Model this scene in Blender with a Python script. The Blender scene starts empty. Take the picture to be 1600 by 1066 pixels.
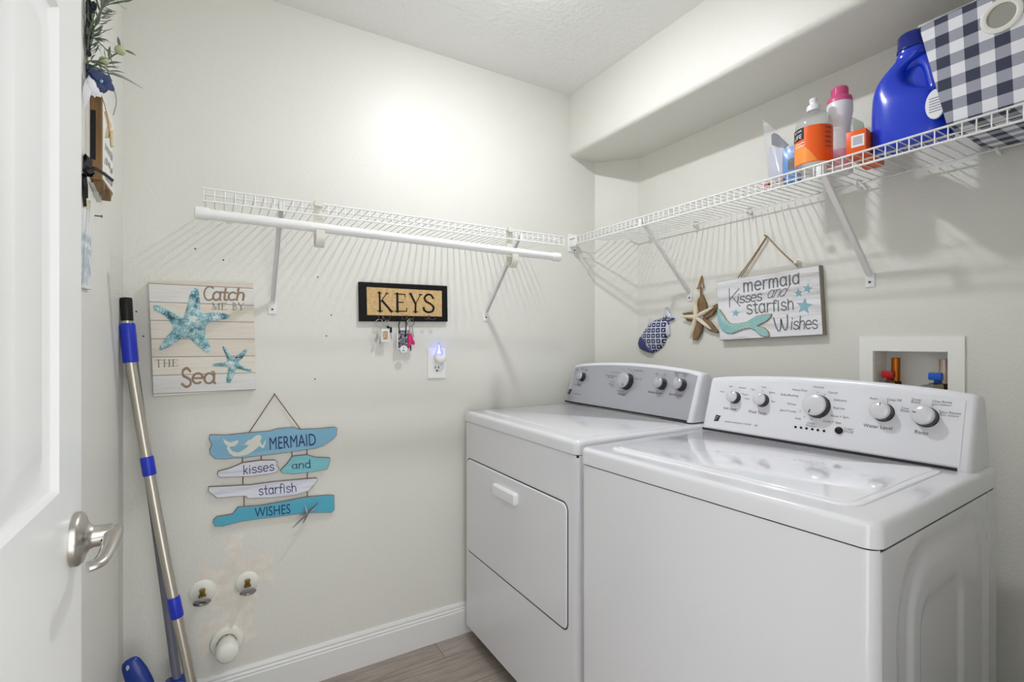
import bpy, bmesh, math, random
from mathutils import Vector, Matrix
random.seed(7)
V = Vector
SC = bpy.context.scene
COL = SC.collection
PI = math.pi

# ------------------------------------------------------------------ camera, world, exposure
F_PX = 772.0; YAW = math.atan(460 / 772.0); HORIZON = 536.0; CAM_H = 1.237
cam_d = bpy.data.cameras.new('camera'); cam = bpy.data.objects.new('camera', cam_d); COL.objects.link(cam)
cam_d.sensor_width = 36; cam_d.lens = F_PX / 1600 * 36; cam_d.shift_y = (HORIZON - 533) / 1600; cam_d.clip_start = 0.02
cam.location = (0, 0, CAM_H); cam.rotation_euler = (PI / 2, 0, -YAW)
SC.camera = cam
world = bpy.data.worlds.new('world'); SC.world = world; world.use_nodes = True
world.node_tree.nodes['Background'].inputs[0].default_value = (0.97, 0.985, 1.0, 1)
world.node_tree.nodes['Background'].inputs[1].default_value = 1.6
SC.view_settings.view_transform = 'Standard'; SC.view_settings.look = 'None'
SC.view_settings.gamma = 1; SC.view_settings.exposure = 0.70
BULB_STRENGTH = 545.0
BULB_POS = (0.82, 1.25, 2.418); BULB_R = 0.035

# ------------------------------------------------------------------ the room's measures (metres)
YA = 1.925        # back wall (with the key rack)
XB = 1.78         # wall behind the machines
XC = -0.25        # wall behind the door
YF = 0.10         # front wall, the doorway is in it
HT = 2.44
CH0 = (1.633, YA); CH1 = (XB, 1.775)      # the angled wall across the far corner
SOF_X = 1.47; SOF_Z = 2.145

Fd = V((math.sin(YAW), math.cos(YAW), 0)); Rt = V((math.cos(YAW), -math.sin(YAW), 0))
EYE = V((0, 0, CAM_H))
def ray(x, y): return Fd + Rt * ((x - 800) / F_PX) + V((0, 0, (HORIZON - y) / F_PX))
def hit(x, y, p0, n):
    d = ray(x, y); p0 = V(p0); n = V(n)
    return EYE + d * ((p0 - EYE).dot(n) / d.dot(n))
class Plane:                      # a flat surface measured off the photograph: off = distance in front of it
    def __init__(s, p0, n): s.p0 = V(p0); s.n = V(n).normalized()
    def __call__(s, x, y, off=0.0): return hit(x, y, s.p0 + s.n * off, s.n)
WA = Plane((0, YA, 0), (0, -1, 0)); WB = Plane((XB, 0, 0), (-1, 0, 0)); WC = Plane((XC, 0, 0), (1, 0, 0))
def zoomed(x0, y0, k, pts): return [(x0 + k * a, y0 + k * b) for a, b in pts]

# ------------------------------------------------------------------ materials
def lin(c):
    if isinstance(c, (int, float)): c = (c, c, c)
    r = []
    for v in c:
        v /= 255.0
        r.append(v / 12.92 if v <= 0.04045 else ((v + 0.055) / 1.055) ** 2.4)
    return (*r, 1)
MATS = {}
def mat(name, c, rough=0.5, metal=0.0, **kw):
    if name in MATS: return MATS[name]
    m = bpy.data.materials.new(name); m.use_nodes = True; MATS[name] = m
    b = m.node_tree.nodes['Principled BSDF']
    b.inputs['Base Color'].default_value = lin(c); b.inputs['Roughness'].default_value = rough; b.inputs['Metallic'].default_value = metal
    if 'coat' in kw: b.inputs['Coat Weight'].default_value = kw['coat']; b.inputs['Coat Roughness'].default_value = 0.08
    if 'spec' in kw: b.inputs['Specular IOR Level'].default_value = kw['spec']
    if 'emit' in kw: b.inputs['Emission Color'].default_value = lin(c); b.inputs['Emission Strength'].default_value = kw['emit']
    if 'trans' in kw: b.inputs['Transmission Weight'].default_value = kw['trans']; b.inputs['IOR'].default_value = kw.get('ior', 1.45)
    if 'sub' in kw: b.inputs['Subsurface Weight'].default_value = kw['sub']; b.inputs['Subsurface Radius'].default_value = (.01, .008, .006)
    return m
class NT:
    def __init__(s, m): s.t = m.node_tree; s.b = s.t.nodes['Principled BSDF']
    def n(s, kind, **kw):
        nd = s.t.nodes.new(kind)
        for k, v in kw.items():
            if k.startswith('i_'):
                key = k[2:]; key = int(key) if key.isdigit() else key.replace('_', ' ')
                nd.inputs[key].default_value = v
            else: setattr(nd, k, v)
        return nd
    def l(s, a, b): s.t.links.new(a, b)
    def pos(s, scale=(1, 1, 1), coord='Object'):
        tc = s.n('ShaderNodeTexCoord'); mp = s.n('ShaderNodeMapping'); mp.inputs['Scale'].default_value = scale
        s.l(tc.outputs[coord], mp.inputs['Vector']); return mp.outputs[0]
    def noise(s, vec, scale, detail=3, rough=0.5):
        nz = s.n('ShaderNodeTexNoise'); nz.inputs['Scale'].default_value = scale; nz.inputs['Detail'].default_value = detail; nz.inputs['Roughness'].default_value = rough
        s.l(vec, nz.inputs['Vector']); return nz.outputs['Fac']
    def ramp(s, fac, stops, interp='LINEAR'):
        r = s.n('ShaderNodeValToRGB'); r.color_ramp.interpolation = interp
        while len(r.color_ramp.elements) < len(stops): r.color_ramp.elements.new(0.5)
        for e, (p, c) in zip(r.color_ramp.elements, stops): e.position = p; e.color = lin(c)
        s.l(fac, r.inputs[0]); return r.outputs[0]
    def mix(s, fac, a, b, mode='MIX'):
        m = s.n('ShaderNodeMix', data_type='RGBA', blend_type=mode)
        for sock, v in ((m.inputs[0], fac), (m.inputs[6], a), (m.inputs[7], b)):
            if hasattr(v, 'is_linked'): s.l(v, sock)
            else: sock.default_value = v if isinstance(v, (tuple, float, int)) else v
        return m.outputs[2]
    def math(s, op, a, b=0.0):
        m = s.n('ShaderNodeMath', operation=op)
        for i, v in enumerate((a, b)):
            if hasattr(v, 'is_linked'): s.l(v, m.inputs[i])
            else: m.inputs[i].default_value = v
        return m.outputs[0]
    def bump(s, h, strength, dist):
        b = s.n('ShaderNodeBump'); b.inputs['Strength'].default_value = strength; b.inputs['Distance'].default_value = dist
        s.l(h, b.inputs['Height']); s.l(b.outputs[0], s.b.inputs['Normal'])
    def color(s, c): s.l(c, s.b.inputs['Base Color'])

def plaster(name, c, scale, strength, dist, rough=0.4, patch=False):
    m = mat(name, c, rough, spec=0.28); t = NT(m); p = t.pos()
    h = t.noise(p, scale, 3, 0.55)
    t.bump(h, strength, dist)
    if patch:                      # unpainted filler round the pipe stubs
        tc = t.n('ShaderNodeTexCoord'); sx = t.n('ShaderNodeSeparateXYZ'); t.l(tc.outputs['Object'], sx.inputs[0])
        wx = t.math('MULTIPLY', t.math('SUBTRACT', t.noise(p, 16, 4), 0.5), 0.10)
        wz = t.math('MULTIPLY', t.math('SUBTRACT', t.noise(p, 21, 4), 0.5), 0.10)
        X = t.math('ADD', sx.outputs[0], wx); Z = t.math('ADD', sx.outputs[2], wz)
        tot = None
        for (cx, cz, hx, hz) in PATCHES:
            dx = t.math('DIVIDE', t.math('ABSOLUTE', t.math('SUBTRACT', X, cx)), hx); dz = t.math('DIVIDE', t.math('ABSOLUTE', t.math('SUBTRACT', Z, cz)), hz)
            d = t.math('LESS_THAN', t.math('MAXIMUM', dx, dz), 1.0)
            tot = d if tot is None else t.math('MAXIMUM', tot, d)
        mot = t.ramp(t.noise(p, 30, 4), [(0.35, (226, 219, 206)), (0.65, (238, 232, 221))])
        t.color(t.mix(t.math('MULTIPLY', tot, 0.9), lin(c), mot))
    return m
PATCHES = [(0.03, 0.42, 0.085, 0.075), (0.125, 0.45, 0.045, 0.05), (0.06, 0.33, 0.05, 0.11), (0.02, 0.25, 0.07, 0.06), (0.05, 0.51, 0.025, 0.07)]
WALLC = (226, 225, 217)
M_wall = plaster('wall_paint', WALLC, 130, 0.30, 0.003, 0.40)
M_wallA = plaster('wall_paint_patched', WALLC, 130, 0.30, 0.003, 0.40, patch=True)
M_ceil = plaster('ceiling_texture', (241, 241, 238), 48, 0.5, 0.007, 0.7)
M_trim = mat('trim_white', (232, 232, 230), 0.3)
M_door = mat('door_paint', (233, 233, 231), 0.32)
M_appl = mat('enamel_white', (226, 226, 230), 0.16, coat=0.4)
M_lid = mat('lid_gloss', (242, 242, 247), 0.07, coat=0.6)
M_console = mat('console_white', (229, 229, 234), 0.25)
M_silver = mat('console_silver', (176, 177, 184), 0.33, 0.25)
M_dark = mat('dark_gap', (38, 38, 42), 0.6)
M_black = mat('black_plastic', (12, 12, 14), 0.4, spec=0.35)
M_ink = mat('ink', (62, 62, 70), 0.6)
M_knob = mat('knob_face', (214, 214, 218), 0.22, 0.15)
M_knobs = mat('knob_silver', (190, 190, 194), 0.25, 0.35)
M_knobside = mat('knob_side', (50, 50, 54), 0.3, 0.3)
M_wire = mat('wire_white', (236, 236, 234), 0.3)
M_nickel = mat('brushed_nickel', (190, 186, 180), 0.3, 1.0)
M_chrome = mat('chrome', (200, 202, 205), 0.15, 1.0)
M_steel = mat('steel_pole', (196, 190, 178), 0.28, 0.9)
M_greypole = mat('grey_pole', (112, 113, 128), 0.4, 0.2)
M_blue = mat('blue_grip', (28, 50, 190), 0.35)
M_bluepan = mat('blue_dustpan', (14, 52, 140), 0.25)
M_brass = mat('brass', (150, 118, 52), 0.3, 0.9)
M_copper = mat('copper', (190, 110, 40), 0.25, 0.9)
M_pvc = mat('white_pvc', (236, 236, 228), 0.4)
M_screw = mat('screw_dark', (70, 68, 66), 0.4, 0.5)
M_red = mat('red_plastic', (190, 22, 26), 0.35)
M_bluev = mat('blue_valve', (24, 96, 205), 0.35)
M_jug = mat('jug_blue', (16, 58, 205), 0.22, coat=0.3)
M_cap = mat('jug_cap', (14, 36, 130), 0.25)
M_orange = mat('label_orange', (240, 95, 12), 0.4)
M_orange2 = mat('label_orange_light', (250, 150, 60), 0.4)
M_white = mat('white_plastic', (238, 238, 240), 0.35)
M_pink = mat('pink_plastic', (222, 92, 142), 0.35)
M_paper = mat('paper_white', (240, 240, 240), 0.7)
M_greyprint = mat('grey_print', (150, 152, 166), 0.7)
M_rope = mat('jute_rope', (150, 118, 78), 0.9)
M_cord = mat('brown_cord', (126, 88, 40), 0.8)
M_navy = mat('navy_ink', (28, 46, 104), 0.6)
M_grey_ink = mat('grey_ink', (112, 112, 116), 0.7)
M_tan_ink = mat('tan_ink', (150, 126, 104), 0.7)
M_graph = mat('graphite_ink', (140, 136, 128), 0.7)
M_flower_b = mat('petal_blue', (44, 58, 98), 0.7)
M_flower_c = mat('flower_centre', (150, 190, 220), 0.7)
M_flower_w = mat('petal_white', (226, 226, 232), 0.7)
M_leaf = mat('leaf_grey_green', (104, 116, 96), 0.7)
M_leaf2 = mat('leaf_eucalyptus', (172, 182, 140), 0.7)
M_lav = mat('lavender_navy', (44, 50, 62), 0.8)
M_ribbon = mat('ribbon_black', (16, 15, 18), 0.6, spec=0.3)
M_chip = mat('wood_chip', (212, 196, 160), 0.8)

def wood(name, base, streak, along, amt=0.5, stretch=14.0, fine=90.0, rough=0.7, third=None):
    m = mat(name, base, rough); t = NT(m)
    sc = [fine, fine, fine]; sc['xyz'.index(along)] = fine / stretch
    p = t.pos(tuple(s / 20 for s in sc))
    n1 = t.noise(p, 20 / 4, 5, 0.65); c = t.ramp(n1, [(0.62 - 0.25 * amt, base), (0.62 + 0.2 * (1 - amt), streak)])
    if third:
        n2 = t.noise(t.pos(tuple(s / 90 for s in sc)), 3.0, 2); f = t.ramp(n2, [(0.45, 0), (0.65, 255)])
        c = t.mix(t.math('MULTIPLY', f, 0.5), c, lin(third))
    t.color(c); t.bump(n1, 0.15, 0.002)
    return m
M_white_wood = wood('whitewashed_wood', (232, 232, 236), (172, 162, 150), 'y', 0.5)
M_sign_edge = wood('sign_edge_wood', (150, 142, 130), (110, 100, 88), 'z', 0.5)
M_plank_blue = wood('plank_blue', (132, 184, 212), (176, 208, 222), 'x', 0.5)
M_plank_white = wood('plank_white', (226, 227, 238), (178, 176, 190), 'x', 0.45)
M_plank_aqua = wood('plank_aqua', (126, 196, 206), (160, 214, 218), 'x', 0.5)
M_plank_teal = wood('plank_teal', (84, 172, 198), (120, 190, 208), 'x', 0.5)
M_plank_edge = mat('plank_edge', (128, 118, 108), 0.8)
M_drift = wood('driftwood', (138, 110, 78), (84, 66, 46), 'z', 0.7, 8)
M_brownframe = wood('brown_frame', (140, 106, 66), (100, 74, 44), 'z', 0.6)
M_burlap = mat('burlap', (206, 172, 122), 0.9)
_t = NT(M_burlap); _p = _t.pos((1, 1, 1))
_w = _t.math('ADD', _t.noise(_t.pos((300, 300, 40)), 1.5), _t.noise(_t.pos((40, 300, 300)), 1.5))
_t.color(_t.ramp(_t.math('MULTIPLY', _w, 0.5), [(0.35, (186, 150, 98)), (0.65, (222, 192, 142))]))
M_shell = mat('starfish_shell', (226, 214, 190), 0.7)
M_board_black = mat('board_black', (9, 8, 11), 0.6, spec=0.25)

def canvas_material():
    m = mat('canvas_planks', (226, 218, 204), 0.7); t = NT(m)
    tc = t.n('ShaderNodeTexCoord'); sx = t.n('ShaderNodeSeparateXYZ'); t.l(tc.outputs['Object'], sx.inputs[0])
    z = t.math('MULTIPLY', sx.outputs[2], 1 / 0.0575); k = t.math('FLOOR', z); fr = t.math('FRACT', z)
    wn = t.n('ShaderNodeTexWhiteNoise', noise_dimensions='1D'); t.l(k, wn.inputs['W'])
    basec = t.ramp(wn.outputs[0], [(0.0, (226, 219, 206)), (0.35, (233, 228, 218)), (0.65, (224, 226, 226)), (0.8, (228, 220, 208)), (1.0, (216, 206, 190))])
    g = t.noise(t.pos((7, 7, 90)), 2.2, 5, 0.6)
    c = t.mix(t.ramp(g, [(0.45, 0), (0.75, 150)]), basec, lin((188, 168, 146)))
    line = t.math('LESS_THAN', fr, 0.045)
    c = t.mix(t.math('MULTIPLY', line, 0.75), c, lin((120, 108, 96)))
    t.color(c); return m
M_canvas = canvas_material()
def speckle_teal():
    m = mat('teal_speckle', (110, 180, 192), 0.6); t = NT(m); p = t.pos()
    c = t.ramp(t.noise(p, 40, 3), [(0.3, (52, 92, 106)), (0.45, (112, 166, 178)), (0.58, (160, 200, 204)), (0.68, (214, 226, 226)), (0.8, (204, 208, 150))])
    vo = t.n('ShaderNodeTexVoronoi'); vo.inputs['Scale'].default_value = 190; t.l(p, vo.inputs['Vector'])
    c = t.mix(t.math('LESS_THAN', vo.outputs['Distance'], 0.28), c, lin((238, 242, 240)))
    n2 = t.noise(p, 75, 2); c = t.mix(t.ramp(n2, [(0.60, 0), (0.68, 190)]), c, lin((40, 72, 84)))
    t.color(c); return m
M_teal = speckle_teal()
def floor_material():
    m = mat('vinyl_plank_floor', (150, 138, 126), 0.42); t = NT(m)
    br = t.n('ShaderNodeTexBrick'); br.offset = 0.37; br.inputs['Scale'].default_value = 1.0
    br.inputs['Brick Width'].default_value = 1.22; br.inputs['Row Height'].default_value = 0.18; br.inputs['Mortar Size'].default_value = 0.0012
    br.inputs['Color1'].default_value = lin((176, 166, 156)); br.inputs['Color2'].default_value = lin((150, 138, 126)); br.inputs['Mortar'].default_value = lin((92, 82, 74))
    t.l(t.pos(), br.inputs['Vector'])
    g = t.noise(t.pos((2.2, 26, 1)), 3.0, 6, 0.6); g2 = t.noise(t.pos((1.2, 9, 1)), 3.0, 3, 0.6)
    c = t.mix(t.ramp(g, [(0.42, 0), (0.7, 210)]), br.outputs[0], lin((112, 98, 88)))
    c = t.mix(t.ramp(g2, [(0.5, 0), (0.8, 120)]), c, lin((190, 184, 176)))
    t.color(c); return m
M_floor = floor_material()
def gingham():
    m = mat('gingham_fabric', (240, 240, 244), 0.8); t = NT(m)
    uv = t.n('ShaderNodeUVMap'); sx = t.n('ShaderNodeSeparateXYZ'); t.l(uv.outputs[0], sx.inputs[0])
    a = t.math('LESS_THAN', t.math('FRACT', t.math('ADD', sx.outputs[0], 10.0)), 0.5); b = t.math('LESS_THAN', t.math('FRACT', t.math('ADD', sx.outputs[1], 10.0)), 0.5)
    s = t.math('MULTIPLY', t.math('ADD', a, b), 0.5)
    c = t.ramp(s, [(0.0, (236, 236, 242)), (0.25, (160, 162, 176)), (0.75, (58, 62, 82))], 'CONSTANT')
    t.color(c); t.bump(t.noise(t.pos(), 900, 1), 0.1, 0.0005); return m
M_gingham = gingham()
def clear(name, tint=(250, 250, 250), gloss=0.12, rough=0.06):
    m = bpy.data.materials.new(name); m.use_nodes = True; nt = m.node_tree; nt.nodes.clear()
    o = nt.nodes.new('ShaderNodeOutputMaterial'); mx = nt.nodes.new('ShaderNodeMixShader'); tr = nt.nodes.new('ShaderNodeBsdfTransparent'); gl = nt.nodes.new('ShaderNodeBsdfPrincipled')
    tr.inputs[0].default_value = lin(tint); gl.inputs['Base Color'].default_value = lin((235, 236, 238)); gl.inputs['Roughness'].default_value = rough
    mx.inputs[0].default_value = gloss
    nt.links.new(tr.outputs[0], mx.inputs[1]); nt.links.new(gl.outputs[0], mx.inputs[2]); nt.links.new(mx.outputs[0], o.inputs[0]); return m
M_bag = clear('clear_bag', (248, 249, 250), 0.17, 0.2)
M_clear = clear('clear_bottle', (236, 238, 236), 0.22, 0.05)
M_flame = clear('blue_glow_plastic', (225, 225, 255), 0.3, 0.12)
M_glow = mat('blue_glow', (110, 118, 255), 0.4, emit=6.0)
M_bulb = mat('bulb_glow', (247, 249, 255), 0.4, emit=BULB_STRENGTH)
M_photo = mat('photo_print', (190, 160, 130), 0.5)
_t = NT(M_photo); _t.color(_t.ramp(_t.noise(_t.pos(), 160, 2), [(0.35, (120, 84, 58)), (0.5, (214, 176, 120)), (0.65, (196, 190, 205))]))
M_photo2 = mat('photo_print_grey', (110, 112, 118), 0.5)
_t = NT(M_photo2); _t.color(_t.ramp(_t.noise(_t.pos(), 140, 2), [(0.35, (30, 32, 36)), (0.5, (104, 108, 116)), (0.65, (176, 178, 186))]))
M_magenta = mat('magenta_charm', (206, 30, 110), 0.35)
M_tailaqua = mat('tail_aqua', (142, 196, 196), 0.6)
M_tailline = mat('tail_line', (214, 226, 212), 0.6)
M_tailedge = mat('tail_edge', (166, 138, 96), 0.7)
M_starpale = mat('star_pale_blue', (142, 182, 196), 0.7)
M_fishblue = mat('fish_glaze_blue', (24, 42, 108), 0.15, coat=0.5)
M_fishwhite = mat('fish_glaze_white', (206, 208, 220), 0.2, coat=0.4)
M_skyblue = mat('carton_blue', (40, 140, 220), 0.45)
M_greydev = mat('grey_device', (84, 86, 92), 0.35)
M_lilac = mat('lilac_card', (196, 198, 214), 0.5)
M_paperpl = wood('pale_plaque', (228, 228, 224), (196, 204, 210), 'z', 0.5)
M_lightblue_ink = mat('light_blue_ink', (186, 210, 224), 0.7)
M_bristle = mat('bristle', (60, 70, 110), 0.8)

# ------------------------------------------------------------------ object helpers
INV = {}
def tag(o, label=None, cat=None, group=None, kind=None):
    if label: o['label'] = label
    if cat: o['category'] = cat
    if group: o['group'] = group
    if kind: o['kind'] = kind
    return o
def thing(name, label, cat, loc=(0, 0, 0), rz=0.0, group=None, kind=None):
    o = bpy.data.objects.new(name, None); COL.objects.link(o); o.empty_display_size = 0.05
    o.location = loc; o.rotation_euler = (0, 0, rz); tag(o, label, cat, group, kind)
    INV[o.name] = (Matrix.Translation(V(loc)) @ Matrix.Rotation(rz, 4, 'Z')).inverted()
    return o
def obj(name, bm, m, parent=None, local=False, smooth=35, label=None):
    """links bm as ONE mesh object; world-space bm unless local"""
    if parent is not None:
        inv = INV[parent.name]
        if not local: bmesh.ops.transform(bm, matrix=inv, verts=bm.verts)
    bmesh.ops.recalc_face_normals(bm, faces=bm.faces) if smooth is not False else None
    off = V((0, 0, 0))
    if parent is None and bm.verts:
        xs = [v.co.x for v in bm.verts]; ys = [v.co.y for v in bm.verts]; zs = [v.co.z for v in bm.verts]
        off = V(((min(xs) + max(xs)) / 2, (min(ys) + max(ys)) / 2, min(zs)))
        if KEEP_ORIGIN: off = V((0, 0, 0))
        bmesh.ops.translate(bm, vec=-off, verts=bm.verts)
    me = bpy.data.meshes.new(name); bm.to_mesh(me); bm.free()
    ms = m if isinstance(m, (list, tuple)) else [m]
    for q in ms: me.materials.append(q)
    if smooth:
        for p in me.polygons: p.use_smooth = True
        me.set_sharp_from_angle(angle=math.radians(smooth))
    o = bpy.data.objects.new(name, me); COL.objects.link(o)
    if parent is not None:
        o.parent = parent; INV[o.name] = INV[parent.name]
    else:
        o.location = off; INV[o.name] = Matrix.Translation(off).inverted()
    if label: o['label'] = label
    return o
KEEP_ORIGIN = False
def struct(name, bm, m, **kw):
    global KEEP_ORIGIN
    KEEP_ORIGIN = True; o = obj(name, bm, m, **kw); KEEP_ORIGIN = False
    o['kind'] = 'structure'; return o
def BM(): return bmesh.new()

def box(bm, x0, x1, y0, y1, z0, z1, bev=0.0, seg=2, mi=0):
    vs = [bm.verts.new((x, y, z)) for x in (x0, x1) for y in (y0, y1) for z in (z0, z1)]
    fs = [bm.faces.new([vs[i] for i in q]) for q in ((0, 1, 3, 2), (4, 6, 7, 5), (0, 4, 5, 1), (2, 3, 7, 6), (0, 2, 6, 4), (1, 5, 7, 3))]
    for f in fs: f.material_index = mi
    if bev > 0:
        es = {e for f in fs for e in f.edges}
        bmesh.ops.bevel(bm, geom=list(es), offset=bev, segments=seg, profile=0.5, affect='EDGES')
    return vs
def obox(bm, c, ax, ay, az, hx, hy, hz, bev=0.0, seg=2):
    """box at c with half sizes along three unit axes"""
    b2 = bmesh.new(); box(b2, -hx, hx, -hy, hy, -hz, hz, bev, seg)
    M = Matrix((ax, ay, az)).transposed().to_4x4(); M.translation = V(c)
    bmesh.ops.transform(b2, matrix=M, verts=b2.verts); join(bm, b2)
def join(bm, b2):
    mp = {v: bm.verts.new(v.co) for v in b2.verts}
    for f in b2.faces:
        try: g = bm.faces.new([mp[v] for v in f.verts]); g.material_index = f.material_index
        except ValueError: pass
    b2.free()
def basis(d):
    d = V(d).normalized(); a = V((0, 0, 1)) if abs(d.z) < 0.9 else V((1, 0, 0))
    u = d.cross(a).normalized(); return u, d.cross(u).normalized(), d
def cyl(bm, p0, p1, r0, r1=None, n=16, caps=True):
    r1 = r0 if r1 is None else r1; p0 = V(p0); p1 = V(p1); u, w, _ = basis(p1 - p0)
    A = [bm.verts.new(p0 + (u * math.cos(2 * PI * i / n) + w * math.sin(2 * PI * i / n)) * r0) for i in range(n)]
    B = [bm.verts.new(p1 + (u * math.cos(2 * PI * i / n) + w * math.sin(2 * PI * i / n)) * r1) for i in range(n)]
    for i in range(n): bm.faces.new((A[i], A[(i + 1) % n], B[(i + 1) % n], B[i]))
    if caps: bm.faces.new(A[::-1]); bm.faces.new(B)
def tube(bm, pts, r, n=8, closed=False, sx=1.0):
    pts = [V(p) for p in pts]; N = len(pts); rs = r if isinstance(r, (list, tuple)) else [r] * N
    rings = []; u = None
    for i, p in enumerate(pts):
        if closed: d = pts[(i + 1) % N] - pts[i - 1]
        else: d = pts[min(i + 1, N - 1)] - pts[max(i - 1, 0)]
        if d.length < 1e-9: d = V((0, 0, 1))
        d.normalize()
        if u is None: u = basis(d)[0]
        u = (u - d * u.dot(d));  u = u.normalized() if u.length > 1e-6 else basis(d)[0]
        w = d.cross(u)
        rings.append([bm.verts.new(p + (u * math.cos(2 * PI * k / n) + w * math.sin(2 * PI * k / n) * sx) * rs[i]) for k in range(n)])
    for i in range(N if closed else N - 1):
        a, b = rings[i], rings[(i + 1) % N]
        for k in range(n): bm.faces.new((a[k], a[(k + 1) % n], b[(k + 1) % n], b[k]))
    if not closed: bm.faces.new(rings[0][::-1]); bm.faces.new(rings[-1])
def lathe(bm, prof, c, axis=(0, 0, 1), n=32, sx=1.0, sy=1.0):
    """prof: (radius, height along axis)"""
    u, w, d = basis(axis); c = V(c); rings = []
    for r, h in prof:
        if r < 1e-6: rings.append([bm.verts.new(c + d * h)])
        else: rings.append([bm.verts.new(c + d * h + u * (r * sx * math.cos(2 * PI * k / n)) + w * (r * sy * math.sin(2 * PI * k / n))) for k in range(n)])
    for a, b in zip(rings, rings[1:]):
        for k in range(n):
            k2 = (k + 1) % n
            if len(a) == 1 and len(b) == 1: continue
            if len(a) == 1: bm.faces.new((a[0], b[k2], b[k]))
            elif len(b) == 1: bm.faces.new((a[k], a[k2], b[0]))
            else: bm.faces.new((a[k], a[k2], b[k2], b[k]))
    if len(rings[0]) > 1: bm.faces.new(rings[0][::-1])
    if len(rings[-1]) > 1: bm.faces.new(rings[-1])
def smooth_path(pts, n=6, closed=False):
    P = [tuple(p) for p in pts]; N = len(P); out = []
    if N < 3 and not closed: return P
    dim = len(P[0])
    for i in range(N if closed else N - 1):
        p1, p2 = P[i], P[(i + 1) % N]
        p0 = P[i - 1] if (i > 0 or closed) else p1; p3 = P[(i + 2) % N] if (i + 2 < N or closed) else p2
        for k in range(n):
            t = k / n
            out.append(tuple(0.5 * (2 * p1[j] + (p2[j] - p0[j]) * t + (2 * p0[j] - 5 * p1[j] + 4 * p2[j] - p3[j]) * t * t + (3 * p1[j] - p0[j] - 3 * p2[j] + p3[j]) * t ** 3) for j in range(dim)))
    if not closed: out.append(P[-1])
    return out
def slab3(bm, ring, n, depth, bev=0.0, mi_edge=0, mi_face=0):
    """ring: front outline in 3-D on a plane with normal n; extruded back by depth, front edge chamfered by bev"""
    n = V(n); ring = [V(p) for p in ring]; N = len(ring)
    front = ring
    if bev > 0:
        c = sum(ring, V()) / N; area = V()
        for i in range(N): area += (ring[i] - c).cross(ring[(i + 1) % N] - c)
        sgn = 1 if area.dot(n) > 0 else -1
        front = []
        for i in range(N):
            e1 = (ring[i] - ring[i - 1]); e2 = (ring[(i + 1) % N] - ring[i])
            e1 = e1.normalized() if e1.length > 1e-9 else V(); e2 = e2.normalized() if e2.length > 1e-9 else e1
            a = n.cross(e1) * sgn; b = n.cross(e2) * sgn; m = a + b
            m = m.normalized() if m.length > 1e-6 else a
            k = min(1.6, 1 / max(0.4, m.dot(a))) if m.length else 1
            front.append(ring[i] + m * bev * k)
    A = [bm.verts.new(p) for p in front]
    rings = [A]
    if bev > 0: rings.append([bm.verts.new(p - n * bev) for p in ring])
    rings.append([bm.verts.new(p - n * depth) for p in ring])
    f = bm.faces.new(A); f.material_index = mi_face
    for a, b in zip(rings, rings[1:]):
        for i in range(N):
            q = bm.faces.new((a[i], b[i], b[(i + 1) % N], a[(i + 1) % N])); q.material_index = mi_edge
    g = bm.faces.new(rings[-1][::-1]); g.material_index = mi_edge
def slab(bm, px, plane, off, depth, bev=0.0, **kw):
    slab3(bm, [plane(x, y, off) for x, y in px], plane.n, depth, bev, **kw)
def rrect(x0, x1, y0, y1, r, n=5):
    out = []
    for cx, cy, a0 in ((x1 - r, y1 - r, 0), (x0 + r, y1 - r, PI / 2), (x0 + r, y0 + r, PI), (x1 - r, y0 + r, 1.5 * PI)):
        for k in range(n + 1):
            a = a0 + PI / 2 * k / n; out.append((cx + r * math.cos(a), cy + r * math.sin(a)))
    return out
def rslab(bm, x0, x1, y0, y1, z0, z1, rad, bev, n=6, m=4):
    """rounded-corner slab with a rolled top edge"""
    rings = [[(x, y, z0) for x, y in rrect(x0, x1, y0, y1, rad, n)]]
    for k in range(m + 1):
        a = PI / 2 * k / m; ins = bev * (1 - math.cos(a)); z = z1 - bev + bev * math.sin(a)
        rings.append([(x, y, z) for x, y in rrect(x0 + ins, x1 - ins, y0 + ins, y1 - ins, max(rad - ins, 0.001), n)])
    R = [[bm.verts.new(p) for p in r] for r in rings]; N = len(R[0])
    for a, b in zip(R, R[1:]):
        for i in range(N): bm.faces.new((a[i], a[(i + 1) % N], b[(i + 1) % N], b[i]))
    bm.faces.new(R[0][::-1]); bm.faces.new(R[-1])

# ------------------------------------------------------------------ lettering
def font_bm(text):
    cu = bpy.data.curves.new('letters', 'FONT'); cu.body = text; cu.size = 1; cu.resolution_u = 3
    ob = bpy.data.objects.new('letters', cu); me = ob.to_mesh(); bm = bmesh.new(); bm.from_mesh(me); ob.to_mesh_clear()
    bpy.data.objects.remove(ob); bpy.data.curves.remove(cu); return bm
def font_quad(bm, text, quad, plane, off):
    """print text into the four-cornered patch quad (TL, TR, BR, BL in photo pixels) of plane"""
    t = font_bm(text); xs = [v.co.x for v in t.verts]; ys = [v.co.y for v in t.verts]
    if not xs: return
    x0, x1, y0, y1 = min(xs), max(xs), min(ys), max(ys); TL, TR, BR, BL = quad
    for v in t.verts:
        u = (v.co.x - x0) / (x1 - x0); w = (v.co.y - y0) / max(y1 - y0, 1e-6)
        v.co = plane(*[(TL[i] * (1 - u) + TR[i] * u) * w + (BL[i] * (1 - u) + BR[i] * u) * (1 - w) for i in (0, 1)], off)
    join(bm, t)
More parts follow.
